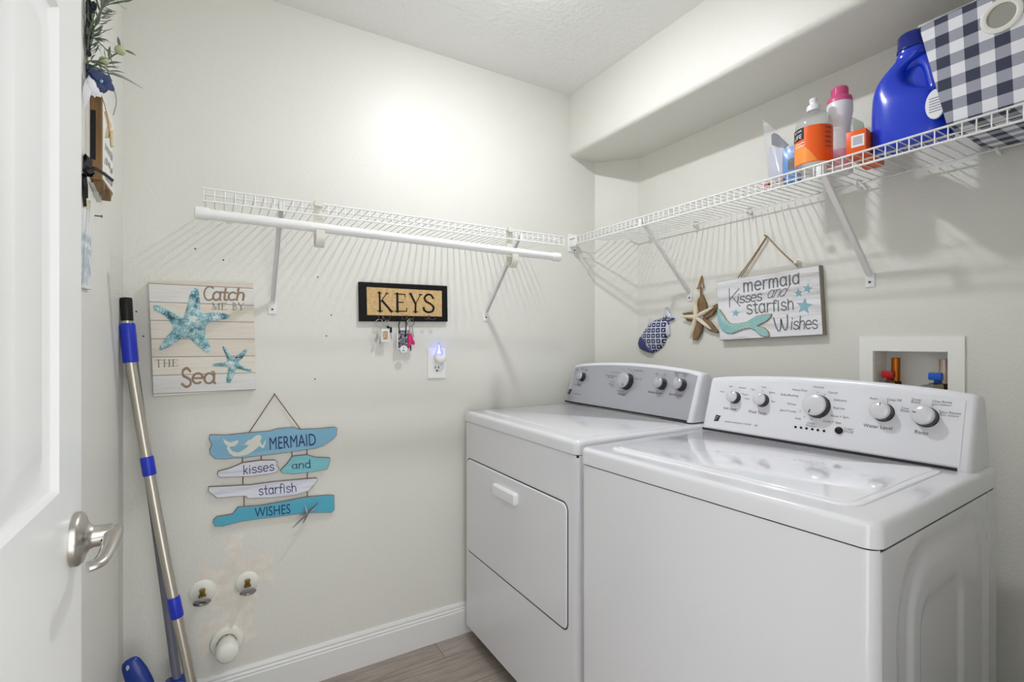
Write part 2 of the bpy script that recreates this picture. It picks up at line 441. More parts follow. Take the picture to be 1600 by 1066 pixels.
def font_at(bm, text, P, R, U, size, wide=1.0):
    t = font_bm(text); xs = [v.co.x for v in t.verts]; ys = [v.co.y for v in t.verts]
    if not xs: t.free(); return
    cx = (min(xs) + max(xs)) / 2; cy = (min(ys) + max(ys)) / 2
    for v in t.verts: v.co = P + R * ((v.co.x - cx) * size * wide) + U * ((v.co.y - cy) * size)
    join(bm, t)
def arc(cx, cy, rx, ry, a0, a1, n=14): return [(cx + rx * math.cos(math.radians(a0 + (a1 - a0) * k / n)), cy + ry * math.sin(math.radians(a0 + (a1 - a0) * k / n))) for k in range(n + 1)]
_S = lambda k=1.0: smooth_path([(.66, .84), (.4, 1), (.1, .86), (.13, .6), (.4, .5), (.66, .37), (.68, .12), (.36, 0), (.04, .15)], 4)
GL = {
 'a': ([arc(.38, .5, .36, .5, 30, 330), [(.74, 1), (.74, .15), (.84, 0)]], .95), 'c': ([arc(.4, .5, .38, .5, 45, 315)], .85),
 'd': ([arc(.38, .5, .36, .5, 30, 330), [(.74, 1.6), (.74, 0)]], .95), 'e': ([[(.04, .52), (.76, .52)], arc(.4, .5, .38, .5, 3, 310)], .9),
 'f': ([smooth_path([(.6, 1.48), (.42, 1.6), (.25, 1.35), (.22, .9), (.22, 0)], 4), [(0, .95), (.52, .95)]], .6),
 'h': ([[(.05, 1.6), (.05, 0)], smooth_path([(.05, .6), (.18, .92), (.4, 1), (.62, .88), (.68, .6), (.68, 0)], 4)], .85),
 'i': ([[(.1, 1), (.1, 0)], [(.1, 1.3), (.1, 1.42)]], .35), 'k': ([[(.05, 1.6), (.05, 0)], [(.05, .42), (.6, 1)], [(.24, .6), (.66, 0)]], .78),
 'm': ([[(.05, 1), (.05, 0)], smooth_path([(.05, .6), (.15, .9), (.32, 1), (.5, .88), (.55, .6), (.55, 0)], 4), smooth_path([(.55, .6), (.66, .9), (.84, 1), (1.0, .88), (1.05, .6), (1.05, 0)], 4)], 1.25),
 'n': ([[(.05, 1), (.05, 0)], smooth_path([(.05, .6), (.18, .92), (.4, 1), (.62, .88), (.68, .6), (.68, 0)], 4)], .85),
 'r': ([[(.05, 1), (.05, 0)], smooth_path([(.05, .6), (.2, .92), (.52, .98)], 4)], .6), 's': ([_S()], .8),
 't': ([smooth_path([(.24, 1.45), (.24, .3), (.34, .03), (.55, .06)], 4), [(0, .95), (.5, .95)]], .62),
 'C': ([arc(.6, .8, .55, .8, 50, 310)], 1.1), 'K': ([[(.08, 1.7), (.03, -.15)], [(.95, 1.7), (.06, .6)], [(.3, .9), (.95, -.1)]], 1.0),
 'S': ([[(x * 1.5, y * 1.65) for x, y in _S()]], 1.15), 'W': ([smooth_path([(0, 1.6), (.1, .6), (.3, .02), (.55, .4), (.68, 1.3), (.75, .5), (.95, .02), (1.2, .5), (1.35, 1.65)], 5)], 1.45),
 ' ': ([], .5),
}
# roman capitals: (polyline, weight) in a box one high
def _ser(x, y, w=.17): return ([(x - w, y), (x + w, y)], .35)
RG = {
 'K': ([([(.2, 0), (.2, 1)], 1), ([(.85, 1), (.2, .45)], .4), ([(.38, .58), (.95, 0)], 1), _ser(.2, .02), _ser(.2, .98), _ser(.85, .98, .13), _ser(.97, .02, .13)], 1.1),
 'E': ([([(.2, 0), (.2, 1)], 1), ([(.05, .98), (.72, .98), (.72, .82)], .4), ([(.2, .52), (.58, .52)], .4), ([(.05, .02), (.75, .02), (.78, .2)], .4)], .95),
 'Y': ([([(.5, 0), (.5, .48)], 1), ([(.1, 1), (.5, .45)], 1), ([(.9, 1), (.5, .45)], .4), _ser(.5, .02), _ser(.1, .98, .13), _ser(.9, .98, .13)], 1.05),
 'S': ([(smooth_path([(.62, .8), (.5, .97), (.3, .98), (.13, .8), (.22, .6), (.45, .48), (.62, .3), (.55, .08), (.32, .01), (.13, .1), (.08, .25)], 4), .75)], .78),
 'M': ([([(.15, 0), (.15, 1)], .45), ([(.15, 1), (.55, .05)], 1), ([(.55, .05), (.95, 1)], .4), ([(.97, 1), (.97, 0)], 1), _ser(.15, .02, .13), _ser(.97, .02), _ser(.12, .98, .1), _ser(1.0, .98, .1)], 1.2),
 'B': ([([(.2, 0), (.2, 1)], 1), (smooth_path([(.05, .98), (.45, .97), (.6, .76), (.45, .54), (.2, .53)], 4), .6), (smooth_path([(.2, .53), (.5, .5), (.7, .27), (.5, .03), (.05, .02)], 4), .6)], .9),
 'T': ([([(.45, 0), (.45, 1)], 1), ([(.05, .84), (.06, .98), (.84, .98), (.85, .84)], .4), _ser(.45, .02)], .95),
 'H': ([([(.2, 0), (.2, 1)], 1), ([(.8, 0), (.8, 1)], 1), ([(.2, .52), (.8, .52)], .4), _ser(.2, .02), _ser(.2, .98), _ser(.8, .02), _ser(.8, .98)], 1.05),
 ' ': ([], .5),
}
def ribbon(bm, pts, w, M):
    P = [V((p[0], p[1])) for p in pts]; N = len(P); L = []; R = []
    for i in range(N):
        a = P[i] - P[i - 1] if i > 0 else P[1] - P[0]; b = P[i + 1] - P[i] if i < N - 1 else P[N - 1] - P[N - 2]
        a = a.normalized() if a.length > 1e-9 else V((1, 0)); b = b.normalized() if b.length > 1e-9 else a
        t = (a + b); t = t.normalized() if t.length > 1e-4 else a
        n = V((-t.y, t.x)); k = 1 / max(0.5, abs(n.dot(V((-a.y, a.x)))))
        p = P[i]
        if i == 0: p = p - a * w * 0.4
        if i == N - 1: p = p + b * w * 0.4
        L.append(bm.verts.new(M(*(p + n * w * .5 * k)))); R.append(bm.verts.new(M(*(p - n * w * .5 * k))))
    for i in range(N - 1): bm.faces.new((L[i], L[i + 1], R[i + 1], R[i]))
def strokes_quad(bm, text, quad, plane, off, w, glyphs=GL, slant=0.0, track=0.0, fit=None, asc=1.0):
    """monoline or roman letters drawn into the photo-pixel patch quad; fit = (low, high) of the glyph box"""
    items = []; x = 0
    for ch in text:
        st, adv = glyphs[ch]
        for s in st:
            pl, wt = (s, 1) if glyphs is GL else s
            pl = [(px, py if py <= 1 or asc == 1.0 else 1 + (py - 1) * asc) for px, py in pl]
            items.append(([(x + px + slant * py, py) for px, py in pl], wt))
        x += adv + track
    xs = [p[0] for it in items for p in it[0]]; ys = [p[1] for it in items for p in it[0]]
    x0, x1 = min(xs), max(xs); y0, y1 = fit or (min(ys), max(ys)); TL, TR, BR, BL = quad
    k = 0
    for pl, wt in items:
        o = off + 0.00004 * (k % 7); k += 1
        def M(a, b):
            u = (a - x0) / max(x1 - x0, 1e-6); q = (b - y0) / (y1 - y0)
            return plane(*[(TL[i] * (1 - u) + TR[i] * u) * q + (BL[i] * (1 - u) + BR[i] * u) * (1 - q) for i in (0, 1)], o)
        ribbon(bm, pl, w * wt, M)
def squiggle(bm, M, length, h, w, seed=0):
    """a line of writing too small or too slanted to read: looping pen strokes"""
    rnd = random.Random(seed); pts = []; n = max(4, int(length / h * 2.2))
    for i in range(n + 1): pts.append((-length / 2 + length * i / n + rnd.uniform(-.15, .15) * h, (h * .5 if i % 2 else -h * .5) * rnd.uniform(.5, 1.2)))
    ribbon(bm, smooth_path(pts, 5), w, M)

# ================================================================== THE ROOM
bm = BM(); box(bm, XC - .1, XB + .25, -0.6, YA + .15, -.08, 0); struct('floor', bm, M_floor, smooth=False)
bm = BM(); box(bm, XC - .1, XB + .25, 0.0, YA + .15, HT, HT + .1); struct('ceiling', bm, M_ceil, smooth=False)
bm = BM(); box(bm, XC - .1, XC, 0.0, YA + .1, 0, HT); struct('wall_left', bm, M_wall, smooth=False)
bm = BM(); box(bm, XC, CH0[0], YA, YA + .1, 0, HT); struct('wall_back', bm, M_wallA, smooth=False)
# angled corner wall, with soft plastered edges
bm = BM()
ring = [(CH0[0], YA), CH1, (XB + .1, CH1[1]), (XB + .1, YA + .1), (CH0[0], YA + .1)]
lo = [bm.verts.new((x, y, 0)) for x, y in ring]; hi = [bm.verts.new((x, y, HT)) for x, y in ring]
for i in range(5): bm.faces.new((lo[i], lo[(i + 1) % 5], hi[(i + 1) % 5], hi[i]))
bm.faces.new(lo[::-1]); bm.faces.new(hi)
struct('wall_corner', bm, M_wall, smooth=False)
# right wall with the opening for the hose box
BY0, BY1, BZ0, BZ1 = 0.568, 0.758, 1.03, 1.214
bm = BM()
for (y0, y1, z0, z1) in ((0, BY0, 0, HT), (BY1, CH1[1], 0, HT), (BY0, BY1, 0, BZ0), (BY0, BY1, BZ1, HT)): box(bm, XB, XB + .1, y0, y1, z0, z1)
struct('wall_right', bm, M_wall, smooth=False)
# front wall, open where the door hangs
DX0, DX1, DH = -0.205, 0.56, 2.045
bm = BM()
for (x0, x1, z0, z1) in ((XC, DX0, 0, HT), (DX1, XB, 0, HT), (DX0, DX1, DH, HT)): box(bm, x0, x1, YF - .1, YF, z0, z1)
struct('wall_front', bm, M_wall, smooth=False)
# soffit with a rounded lower edge
bm = BM()
R_ = 0.022; prof = [(XB, HT), (SOF_X, HT)] + [(SOF_X + R_ - R_ * math.cos(a), SOF_Z + R_ - R_ * math.sin(a)) for a in [PI / 2 * k / 6 for k in range(7)]] + [(XB, SOF_Z)]
a_ = [bm.verts.new((x, YF, z)) for x, z in prof]; b_ = [bm.verts.new((x, YA, z)) for x, z in prof]
for i in range(len(prof)): j = (i + 1) % len(prof); bm.faces.new((a_[i], a_[j], b_[j], b_[i]))
bm.faces.new(a_[::-1]); bm.faces.new(b_)
struct('ceiling_soffit', bm, M_wall, smooth=40)
def baseboard(name, p, q, n):
    """moulded board from p to q on the floor, facing n"""
    prof = [(0, 0), (.015, 0), (.015, .098), (.012, .102), (.013, .108), (.009, .114), (.010, .120), (.006, .130), (0, .131)]
    b = BM(); rows = [[b.verts.new((P[0] + n[0] * d, P[1] + n[1] * d, z)) for d, z in prof] for P in (p, q)]
    for i in range(len(prof)): j = (i + 1) % len(prof); b.faces.new((rows[0][i], rows[0][j], rows[1][j], rows[1][i]))
    b.faces.new(rows[0][::-1]); b.faces.new(rows[1]); struct(name, b, M_trim, smooth=20)
baseboard('baseboard_back', (XC + .0155, YA), (CH0[0], YA), (0, -1))
baseboard('baseboard_left', (XC, YF), (XC, YA - .0005), (1, 0))
baseboard('baseboard_right', (XB, YF), (XB, CH1[1]), (-1, 0))

# ------------------------------------------------------------------ ceiling lamp (above the frame): the room's light
lamp = thing('ceiling_light', 'small round flush ceiling light above the laundry machines', 'ceiling light', (BULB_POS[0], BULB_POS[1], HT))
bm = BM(); lathe(bm, [(BULB_R + .001, 0), (.085, 0), (.085, -.006), (.074, -.016), (BULB_R + .006, -.022), (BULB_R + .001, -.022)], lamp.location); obj('housing', bm, M_trim, lamp)
bm = BM(); lathe(bm, [(BULB_R, .004), (BULB_R, 0)] + [(BULB_R * math.cos(a), -.010 * math.sin(a)) for a in [PI / 2 * k / 8 for k in range(1, 9)]], BULB_POS, n=24); obj('lens', bm, M_bulb, lamp)

# ------------------------------------------------------------------ the open door
DFX = -0.16; DE = 0.882; DHI = 0.165; DT = 0.035
door = thing('door_1', 'white six-panel door standing open against the side wall', 'door', (DFX - DT / 2, DHI, 0), kind='structure')
def door_panel_mesh():
    b = BM(); W = DE - DHI
    cols = [(.11, .11 + (W - .33) / 2), (W - .11 - (W - .33) / 2, W - .11)]; rows = [(.24, .83), (1.06, 1.632), (1.73, 1.93)]
    ys = sorted({0, W, *[v for c in cols for v in c]}); zs = sorted({.008, 2.035, *[v for r in rows for v in r]})
    for side in (0, 1):
        x = DFX if side == 0 else DFX - DT; s = 1 if side == 0 else -1
        def P(y, z, d): return b.verts.new((x - s * d, DHI + y, z))
        def quad(*p): b.faces.new([P(*q) for q in p])
        for i in range(len(ys) - 1):
            for j in range(len(zs) - 1):
                y0, y1, z0, z1 = ys[i], ys[i + 1], zs[j], zs[j + 1]
                if (y0, y1) in cols and (z0, z1) in rows:
                    lv = [(0, 0), (.006, .007), (.013, .010), (.032, .010), (.052, .0035), (.060, .003)]
                    for (i0, d0), (i1, d1) in zip(lv, lv[1:]):
                        o = [(y0 + i0, z0 + i0), (y1 - i0, z0 + i0), (y1 - i0, z1 - i0), (y0 + i0, z1 - i0)]; n = [(y0 + i1, z0 + i1), (y1 - i1, z0 + i1), (y1 - i1, z1 - i1), (y0 + i1, z1 - i1)]
                        for k in range(4): quad((*o[k], d0), (*o[(k + 1) % 4], d0), (*n[(k + 1) % 4], d1), (*n[k], d1))
                    i1, d1 = lv[-1]; quad((y0 + i1, z0 + i1, d1), (y1 - i1, z0 + i1, d1), (y1 - i1, z1 - i1, d1), (y0 + i1, z1 - i1, d1))
                else: quad((y0, z0, 0), (y1, z0, 0), (y1, z1, 0), (y0, z1, 0))
    x0, x1 = DFX - DT, DFX; z0, z1 = .008, 2.035
    for q in (((x0, DHI, z0), (x1, DHI, z0), (x1, DHI, z1), (x0, DHI, z1)), ((x0, DE, z0), (x1, DE, z0), (x1, DE, z1), (x0, DE, z1)),
              ((x0, DHI, z0), (x1, DHI, z0), (x1, DE, z0), (x0, DE, z0)), ((x0, DHI, z1), (x1, DHI, z1), (x1, DE, z1), (x0, DE, z1))):
        b.faces.new([b.verts.new(p) for p in q])
    bmesh.ops.remove_doubles(b, verts=b.verts, dist=1e-5)
    return b
obj('door_leaf', door_panel_mesh(), M_door, door, smooth=25)
dpl = Plane((DFX, 0, 0), (1, 0, 0))
hc = dpl(115, 843); HY, HZ = hc.y, hc.z
bm = BM(); lathe(bm, [(0, 0), (.034, 0), (.034, .006), (.031, .010), (.022, .013), (.0155, .017), (.0145, .020), (.0138, .021), (.0138, .026), (.0132, .027), (.0132, .040), (.011, .042), (0, .042)], (DFX, HY, HZ), (1, 0, 0), 40)
hnd = obj('door_handle', bm, M_nickel, door, smooth=40, label='brushed nickel lever handle')
bm = BM()   # lever sweeping back along the door towards the hinge side, drooping and curling
pth = smooth_path([(DFX + .039, HY + .010, HZ + .002), (DFX + .042, HY - .012, HZ + .002), (DFX + .0425, HY - .038, HZ - .002), (DFX + .041, HY - .062, HZ - .007), (DFX + .037, HY - .076, HZ - .010), (DFX + .028, HY - .081, HZ - .011)], 5)
tube(bm, pth, [.0115 - .003 * min(1, i / 14) for i in range(len(pth))], 12, sx=0.6); obj('lever', bm, M_nickel, hnd, smooth=50)
bm = BM(); cyl(bm, (DFX + .031, HY - .0125, HZ - .003), (DFX + .031, HY - .0137, HZ - .003), .0018, n=8); obj('set_screw', bm, M_black, hnd)
bm = BM(); box(bm, DFX - DT / 2 - .011, DFX - DT / 2 + .011, DE - .0005, DE + .0012, HZ - .028, HZ + .028); box(bm, DFX - DT / 2 - .006, DFX - DT / 2 + .006, DE, DE + .008, HZ - .008, HZ + .008, .002)
obj('latch_plate', bm, M_nickel, door)

# ================================================================== THE MACHINES
def console_parts(root, loc, rz, y0, y1, xb, zb, xt, zt, arch, back, panel_mat, knob_mat, mtop, mside, knobs, dots=()):
    """slanted control console in the machine's own frame: front foot at (xb, zb), top edge at (xt, zt)"""
    yc, hw = (y0 + y1) / 2, (y1 - y0) / 2
    def top(y): return arch * (1 - ((y - yc) / hw) ** 2)
    def section(y, k=1.0, dx=0.0):
        H = zb + (zt + top(y) - zb) * k; sl = (xt - xb) / (zt - zb)
        def fx(z): return xb + dx + (z - zb) * sl
        xe = fx(H)
        return [(xb + dx, y, zb - .006), (xb + dx, y, zb), (fx(H - .012), y, H - .012), (fx(H - .006) + .001, y, H - .006), (xe + .003, y, H - .0015), (xe + .010, y, H), (xe + .030, y, H - .003), (xe + .042, y, H - .016), (back, y, zb + .03), (back, y, zb - .006)]
    b = BM(); st = []
    ends = [(y0, .955, .012), (y0 + .003, .975, .004), (y0 + .010, .99, .0)]
    for y, k, dx in ends: st.append(section(y, k, dx))
    for i in range(1, 16): st.append(section(y0 + .01 + (y1 - y0 - .02) * i / 16))
    for y, k, dx in reversed([(y1, .955, .012), (y1 - .003, .975, .004), (y1 - .010, .99, .0)]): st.append(section(y, k, dx))
    R = [[b.verts.new(p) for p in s] for s in st]
    for p, q in zip(R, R[1:]):
        for i in range(len(p)): j = (i + 1) % len(p); b.faces.new((p[i], p[j], q[j], q[i]))
    b.faces.new(R[0][::-1]); b.faces.new(R[-1])
    con = obj('console', b, M_console, root, local=True, smooth=40)
    # the printed fascia, a thin sheet on the slanted face
    b = BM(); box(b, xb - .0012, xb + .003, y0 + mside * 1.2, y1 - .004, zb - .0055, zb + .0015); obj('console_gap', b, M_dark, con, local=True, smooth=False)
    Mw = Matrix.Translation(V(loc)) @ Matrix.Rotation(rz, 4, 'Z')
    up = V((xt - xb, 0, zt - zb)); L = up.length; up.normalize(); nrm = V((-up.z, 0, up.x)); right = V((0, -1, 0))
    def P(y, s, off=0.0): return V((xb, y, zb)) + up * s + nrm * off
    b = BM(); N = 20; A = []; B = []
    for i in range(N + 1):
        y = y0 + mside + (y1 - y0 - 2 * mside) * i / N
        s1 = L - mtop + top(y) * L / (zt - zb)
        if i in (0, N): s1 -= .004
        A.append((y, .004)); B.append((y, s1))
    ringp = [P(y, s, .0016) for y, s in A] + [P(y, s, .0016) for y, s in reversed(B)]
    slab3(b, ringp, nrm, .003, .0007)
    obj('control_panel', b, panel_mat, con, local=True, smooth=20)
    wn = Mw.to_3x3() @ nrm; wr = Mw.to_3x3() @ right; wu = Mw.to_3x3() @ up
    pl = Plane(Mw @ P(yc, 0, .0018), wn)
    for (kx, ky, r, h, ang) in knobs:
        top_c = pl(kx, ky, h); c = top_c - wn * h
        b = BM(); lathe(b, [(r * 1.04, 0), (r * 1.04, .001), (r * .98, .002), (r * .95, h * .7), (r * .93, h * .8)], c, wn, 40)
        kb = obj('knob', b, M_knobside, con, smooth=40)
        b = BM(); lathe(b, [(r * .93, h * .78), (r * .96, h * .84), (r * .92, h * .97), (r * .8, h * 1.06), (r * .4, h * 1.12), (0, h * 1.14)], c, wn, 40); obj('knob_cap', b, knob_mat, kb, smooth=60)
        b = BM(); a = math.radians(ang); dr = wr * math.sin(a) + wu * math.cos(a); sd = wn.cross(dr)
        q = c + wn * (h * 1.075) + dr * (r * .66); obox(b, q, dr, sd, wn, r * .16, r * .045, .0009); obj('knob_mark', b, M_ink, kb, smooth=False)
    if dots:
        for (dx, dy) in dots:
            b = BM(); c = pl(dx, dy, 0); cyl(b, c - wn * .001, c + wn * .0008, .0034, n=16); obj('indicator_light', b, M_black, con)
    return con, pl, wr, wu, wn
def panel_text(con, pl, wr, wu, wn, items, m, name='lettering'):
    for txt, x, y, size in items:
        b = BM(); font_at(b, txt, pl(x, y, .0004), wr, wu, size); obj(name, b, m, con, smooth=False)
def panel_dots(con, pl, wn, pts, r, m):
    for x, y in pts: b = BM(); c = pl(x, y, .0003); cyl(b, c - wn * .0005, c + wn * .0002, r, n=10); obj('dial_mark', b, m, con, smooth=False)
def wave_badge(con, pl, wr, wu, wn, x, y, w, h):
    b = BM(); c = pl(x, y, .0005)
    for k in range(4):
        v = h * (.5 - (k + .5) / 4); pts = []
        for i in range(9): u = -w / 2 + w * i / 8; pts.append((u, v + h * .035 * math.sin(2 * PI * i / 8 + k)))
        hh = h * .095
        ringp = [c + wr * (u + v * .25) + wu * (q - hh) for u, q in pts] + [c + wr * (u + v * .25) + wu * (q + hh) for u, q in reversed(pts)]
        slab3(b, ringp, wn, .0008)
    obj('badge', b, M_black, con, smooth=False, label='black wavy striped badge')

# ------------------------------------------------------------------ washer
WR = math.radians(3.0); WLOC = (0.895, 0.375, 0)
washer = thing('washing_machine', 'white top-loading washing machine with a white dial console, under the hose box', 'washing machine', WLOC, WR)
WW, WD = .70, .665
def sstep(a, b, x): t = max(0, min(1, (x - a) / (b - a))); return t * t * (3 - 2 * t)
b = BM(); box(b, 0, WD, .001, WW, .03, .904)
bmesh.ops.bevel(b, geom=[e for e in b.edges if abs(e.verts[0].co.z - e.verts[1].co.z) > .5 and e.verts[0].co.x < .01], offset=.022, segments=6, profile=.5, affect='EDGES')
for v in b.verts: v.co.y = max(v.co.y, .0135) if v.co.x > .021 else v.co.y
# pressed side sheet
def side_h(x, z):
    def rr(x0, x1, zt, r, e):      # signed distance into an upright tongue shape (open at the floor)
        cx = (x0 + x1) / 2; hx = (x1 - x0) / 2; dx = abs(x - cx) - (hx - r); dz = z - (zt - r)
        d = math.hypot(max(dx, 0), max(dz, 0)) + min(max(dx, dz), 0) - r
        return sstep(e, -e, d)
    h = .007 * rr(.095, .575, .875, .13, .016) - .0045 * rr(.155, .60, .835, .10, .012)
    h += .006 * rr(.205, .43, .762, .05, .010)
    h += .004 * (1 - sstep(0, .005, abs(x - .600)))
    return h
NX, NZ = 110, 70; G = []
for i in range(NX + 1):
    x = .021 + (WD - .025) * i / NX; G.append([b.verts.new((x, .001 + side_h(x, .034 + .866 * j / NZ), .034 + .866 * j / NZ)) for j in range(NZ + 1)])
for i in range(NX):
    for j in range(NZ): b.faces.new((G[i][j], G[i + 1][j], G[i + 1][j + 1], G[i][j + 1]))
edge = [G[0][j] for j in range(NZ + 1)] + [G[i][NZ] for i in range(1, NX + 1)] + [G[NX][j] for j in range(NZ - 1, -1, -1)] + [G[i][0] for i in range(NX - 1, 0, -1)]
eb = [b.verts.new((v.co.x, .0145, v.co.z)) for v in edge]
for i in range(len(edge)): j = (i + 1) % len(edge); b.faces.new((edge[i], edge[j], eb[j], eb[i]))
obj('cabinet', b, M_appl, washer, local=True, smooth=30)
b = BM(); rslab(b, .0015, WD - .004, .0025, WW - .0025, .898, .9125, .0215, .001); obj('seam', b, M_dark, washer, local=True, smooth=False)
b = BM(); rslab(b, -.003, WD + .003, -.003, WW + .003, .9075, .950, .026, .011); obj('top_deck', b, M_appl, washer, local=True, smooth=50)
b = BM(); rslab(b, .052, .508, .05, WW - .05, .946, .9535, .035, .005); rslab(b, .066, .503, .064, WW - .064, .950, .9548, .028, .0035); obj('lid', b, M_lid, washer, local=True, smooth=50)
for (x, y) in ((.05, .06), (.05, WW - .06), (WD - .05, .06), (WD - .05, WW - .06)):
    b = BM(); cyl(b, (x, y, 0), (x, y, .032), .02, n=16); obj('foot', b, M_black, washer, local=True)
z6 = lambda pts: zoomed(1090, 580, .15, pts)
con, pl, wr, wu, wn = console_parts(washer, WLOC, WR, .012, .688, .525, .956, .577, 1.121, .017, .655, mat('fascia_white', (226, 226, 231), .3), M_knob, .016, .020,
    [(1142, 619, .0185, .024, 5), (1185, 623, .0195, .024, 30), (1271, 632, .0315, .026, 200), (1374, 641, .0230, .026, 0), (1441, 648, .0240, .026, -75)],
    z6([(1020, 583), (1078, 590), (1135, 598), (1195, 606), (1253, 615), (1317, 624)]))
bt = BM(); c = pl(1311, 673, 0); lathe(bt, [(.0095, 0), (.0095, .003), (.0085, .005), (.004, .0062), (0, .0065)], c, wn, 28); obj('start_button', bt, M_black, con, smooth=50)
S1 = .0088
panel_text(con, pl, wr, wu, wn, [('Normal', 1279, 605, S1), ('Heavy Duty', 1249.5, 610, S1), ('Bulky/Bedding', 1233.5, 618, S1), ('Whites', 1236.5, 631.5, S1), ('Jeans/Towels', 1231, 642.5, S1), ('Soak', 1247, 654, S1),
    ('Clean', 1267, 661.5, S1), ('Washer', 1267, 665.5, S1), ('Drain + Spin', 1300, 660, S1), ('Rinse + Spin', 1312, 651.5, S1), ('Express', 1311, 638.5, S1), ('Delicates', 1313, 625.5, S1), ('Casual', 1301.5, 613.5, S1),
    ('START', 1326, 671, .008), ('PAUSE', 1326, 675, .008)], M_grey_ink)
panel_text(con, pl, wr, wu, wn, [('Soil Level', 1140.5, 638.5, .0115), ('Wash Temp', 1183, 645, .0115), ('Water Level', 1371, 667, .0125), ('Rinse', 1440, 676, .0125)], M_ink)
panel_text(con, pl, wr, wu, wn, [('Light', 1142, 604, .0075), ('Medium', 1160, 606, .0075), ('Extra', 1129, 612, .0075), ('Heavy', 1165, 617, .0075), ('Tap', 1176, 609, .0075), ('Cool', 1193, 605, .0075), ('Warm', 1206, 613.5, .0075), ('Hot', 1208, 627.5, .0075), ('Cold', 1167, 623, .0075),
    ('Auto', 1365, 622.5, .0085), ('Deep Fill', 1397, 625.5, .0085), ('Deep', 1432, 625, .0085), ('Rinse', 1431, 628.5, .0085), ('One', 1414, 638, .0085), ('Rinse', 1414, 642, .0085), ('One Rinse', 1472, 628, .0085), ('Fabric Softener', 1471, 632.5, .006), ('Two Rinses', 1484, 645, .0085), ('Fabric Softener', 1483, 649.5, .006), ('SERIES', 1136, 659, .006), ('HIGH EFFICIENCY', 1150, 661, .006), ('WASHER', 1168, 663, .006), ('HE', 1181, 665, .008)], M_grey_ink, 'fine_lettering')
panel_dots(con, pl, wn, [(1277.5, 613), (1288.5, 617), (1296, 625.5), (1297, 636.5), (1291.5, 647), (1281, 654), (1268, 655.5), (1256.5, 651.5), (1250, 642.5), (1387, 628), (1457, 634), (1470, 646), (1160, 615), (1191.5, 610.5), (1203, 616)], .0012, M_ink)
wave_badge(con, pl, wr, wu, wn, 1120.5, 653.5, .0165, .021)

# ------------------------------------------------------------------ dryer
DLOC = (0.895, 1.132, 0)
dryer = thing('clothes_dryer', 'white front-door clothes dryer with a silver dial console, beside the back wall', 'dryer', DLOC, 0)
DW, DD = .762, .69
b = BM(); box(b, 0, DD, 0, DW, .058, .908); 
ve = [e for e in b.edges if abs(e.verts[0].co.z - e.verts[1].co.z) > .5 and e.verts[0].co.x < .01]
bmesh.ops.bevel(b, geom=ve, offset=.022, segments=6, profile=.5, affect='EDGES'); obj('cabinet', b, M_appl, dryer, local=True, smooth=40)
b = BM(); box(b, .03, DD - .03, .03, DW - .03, .02, .06); obj('base', b, M_dark, dryer, local=True)
for (x, y) in ((.06, .06), (.06, DW - .06), (DD - .05, .06), (DD - .05, DW - .06)):
    b = BM(); cyl(b, (x, y, 0), (x, y, .03), .02, n=16); obj('foot', b, M_black, dryer, local=True)
b = BM(); box(b, .004, DD - .004, .004, DW - .004, .902, .914); obj('seam', b, M_dark, dryer, local=True, smooth=False)
b = BM(); rslab(b, -.005, DD, -.004, DW + .002, .911, .953, .026, .014); obj('top_panel', b, M_appl, dryer, local=True, smooth=50)
b = BM(); rslab(b, .06, .50, .035, DW - .035, .951, .9545, .04, .003); obj('top_inset', b, M_appl, dryer, local=True, smooth=50)
# door: a rounded panel in a shadow gap
def yz_slab(b, y0, y1, z0, z1, rad, xf, xb_, bev):
    ringp = [V((xf, y, z)) for y, z in rrect(y0, y1, z0, z1, rad, 5)]
    slab3(b, ringp, V((-1, 0, 0)), xb_ - xf, bev)
dy0, dy1, dz0, dz1 = .047, .731, .378, .757
b = BM(); yz_slab(b, dy0 - .004, dy1 + .004, dz0 - .004, dz1 + .004, .026, -.0008, .002, 0); obj('door_gap', b, M_dark, dryer, local=True, smooth=False)
b = BM(); yz_slab(b, dy0, dy1, dz0, dz1, .022, -.0045, .002, .004); dd = obj('door', b, M_appl, dryer, local=True, smooth=40)
b = BM(); yz_slab(b, .322, .487, .672, .716, .010, -.020, -.003, .006); obj('handle', b, M_white, dd, local=True, smooth=40)
b = BM(); ringp = []
for y, z in [(.345, .674), (.462, .674), (.452, .658), (.43, .647), (.404, .643), (.378, .647), (.355, .658)]: ringp.append(V((-.0052, y, z)))
slab3(b, ringp, V((-1, 0, 0)), .002); obj('handle_scoop', b, mat('scoop_white', (222, 222, 225), .4), dd, local=True, smooth=False)
zd = lambda pts: zoomed(880, 560, .0845, pts); ze = lambda pts: zoomed(1000, 565, .0845, pts)
con, pl, wr, wu, wn = console_parts(dryer, DLOC, 0, .024, DW - .006, .520, .964, .578, 1.133, .020, .655, M_silver, M_knobs, .012, .016,
    [(904, 587, .0205, .026, 40), (972, 593.5, .034, .030, 150), (1026.5, 597, .0225, .030, 20), (1056.5, 598.5, .0225, .030, 20)])
panel_text(con, pl, wr, wu, wn, [('Dry Temp', 902, 601.5, .0125), ('Air Only', 971, 616.5, .0125), ('Wrinkle Guard', 1023, 613.5, .0115), ('End of Cycle', 1055.5, 617.5, .0115)], M_ink)
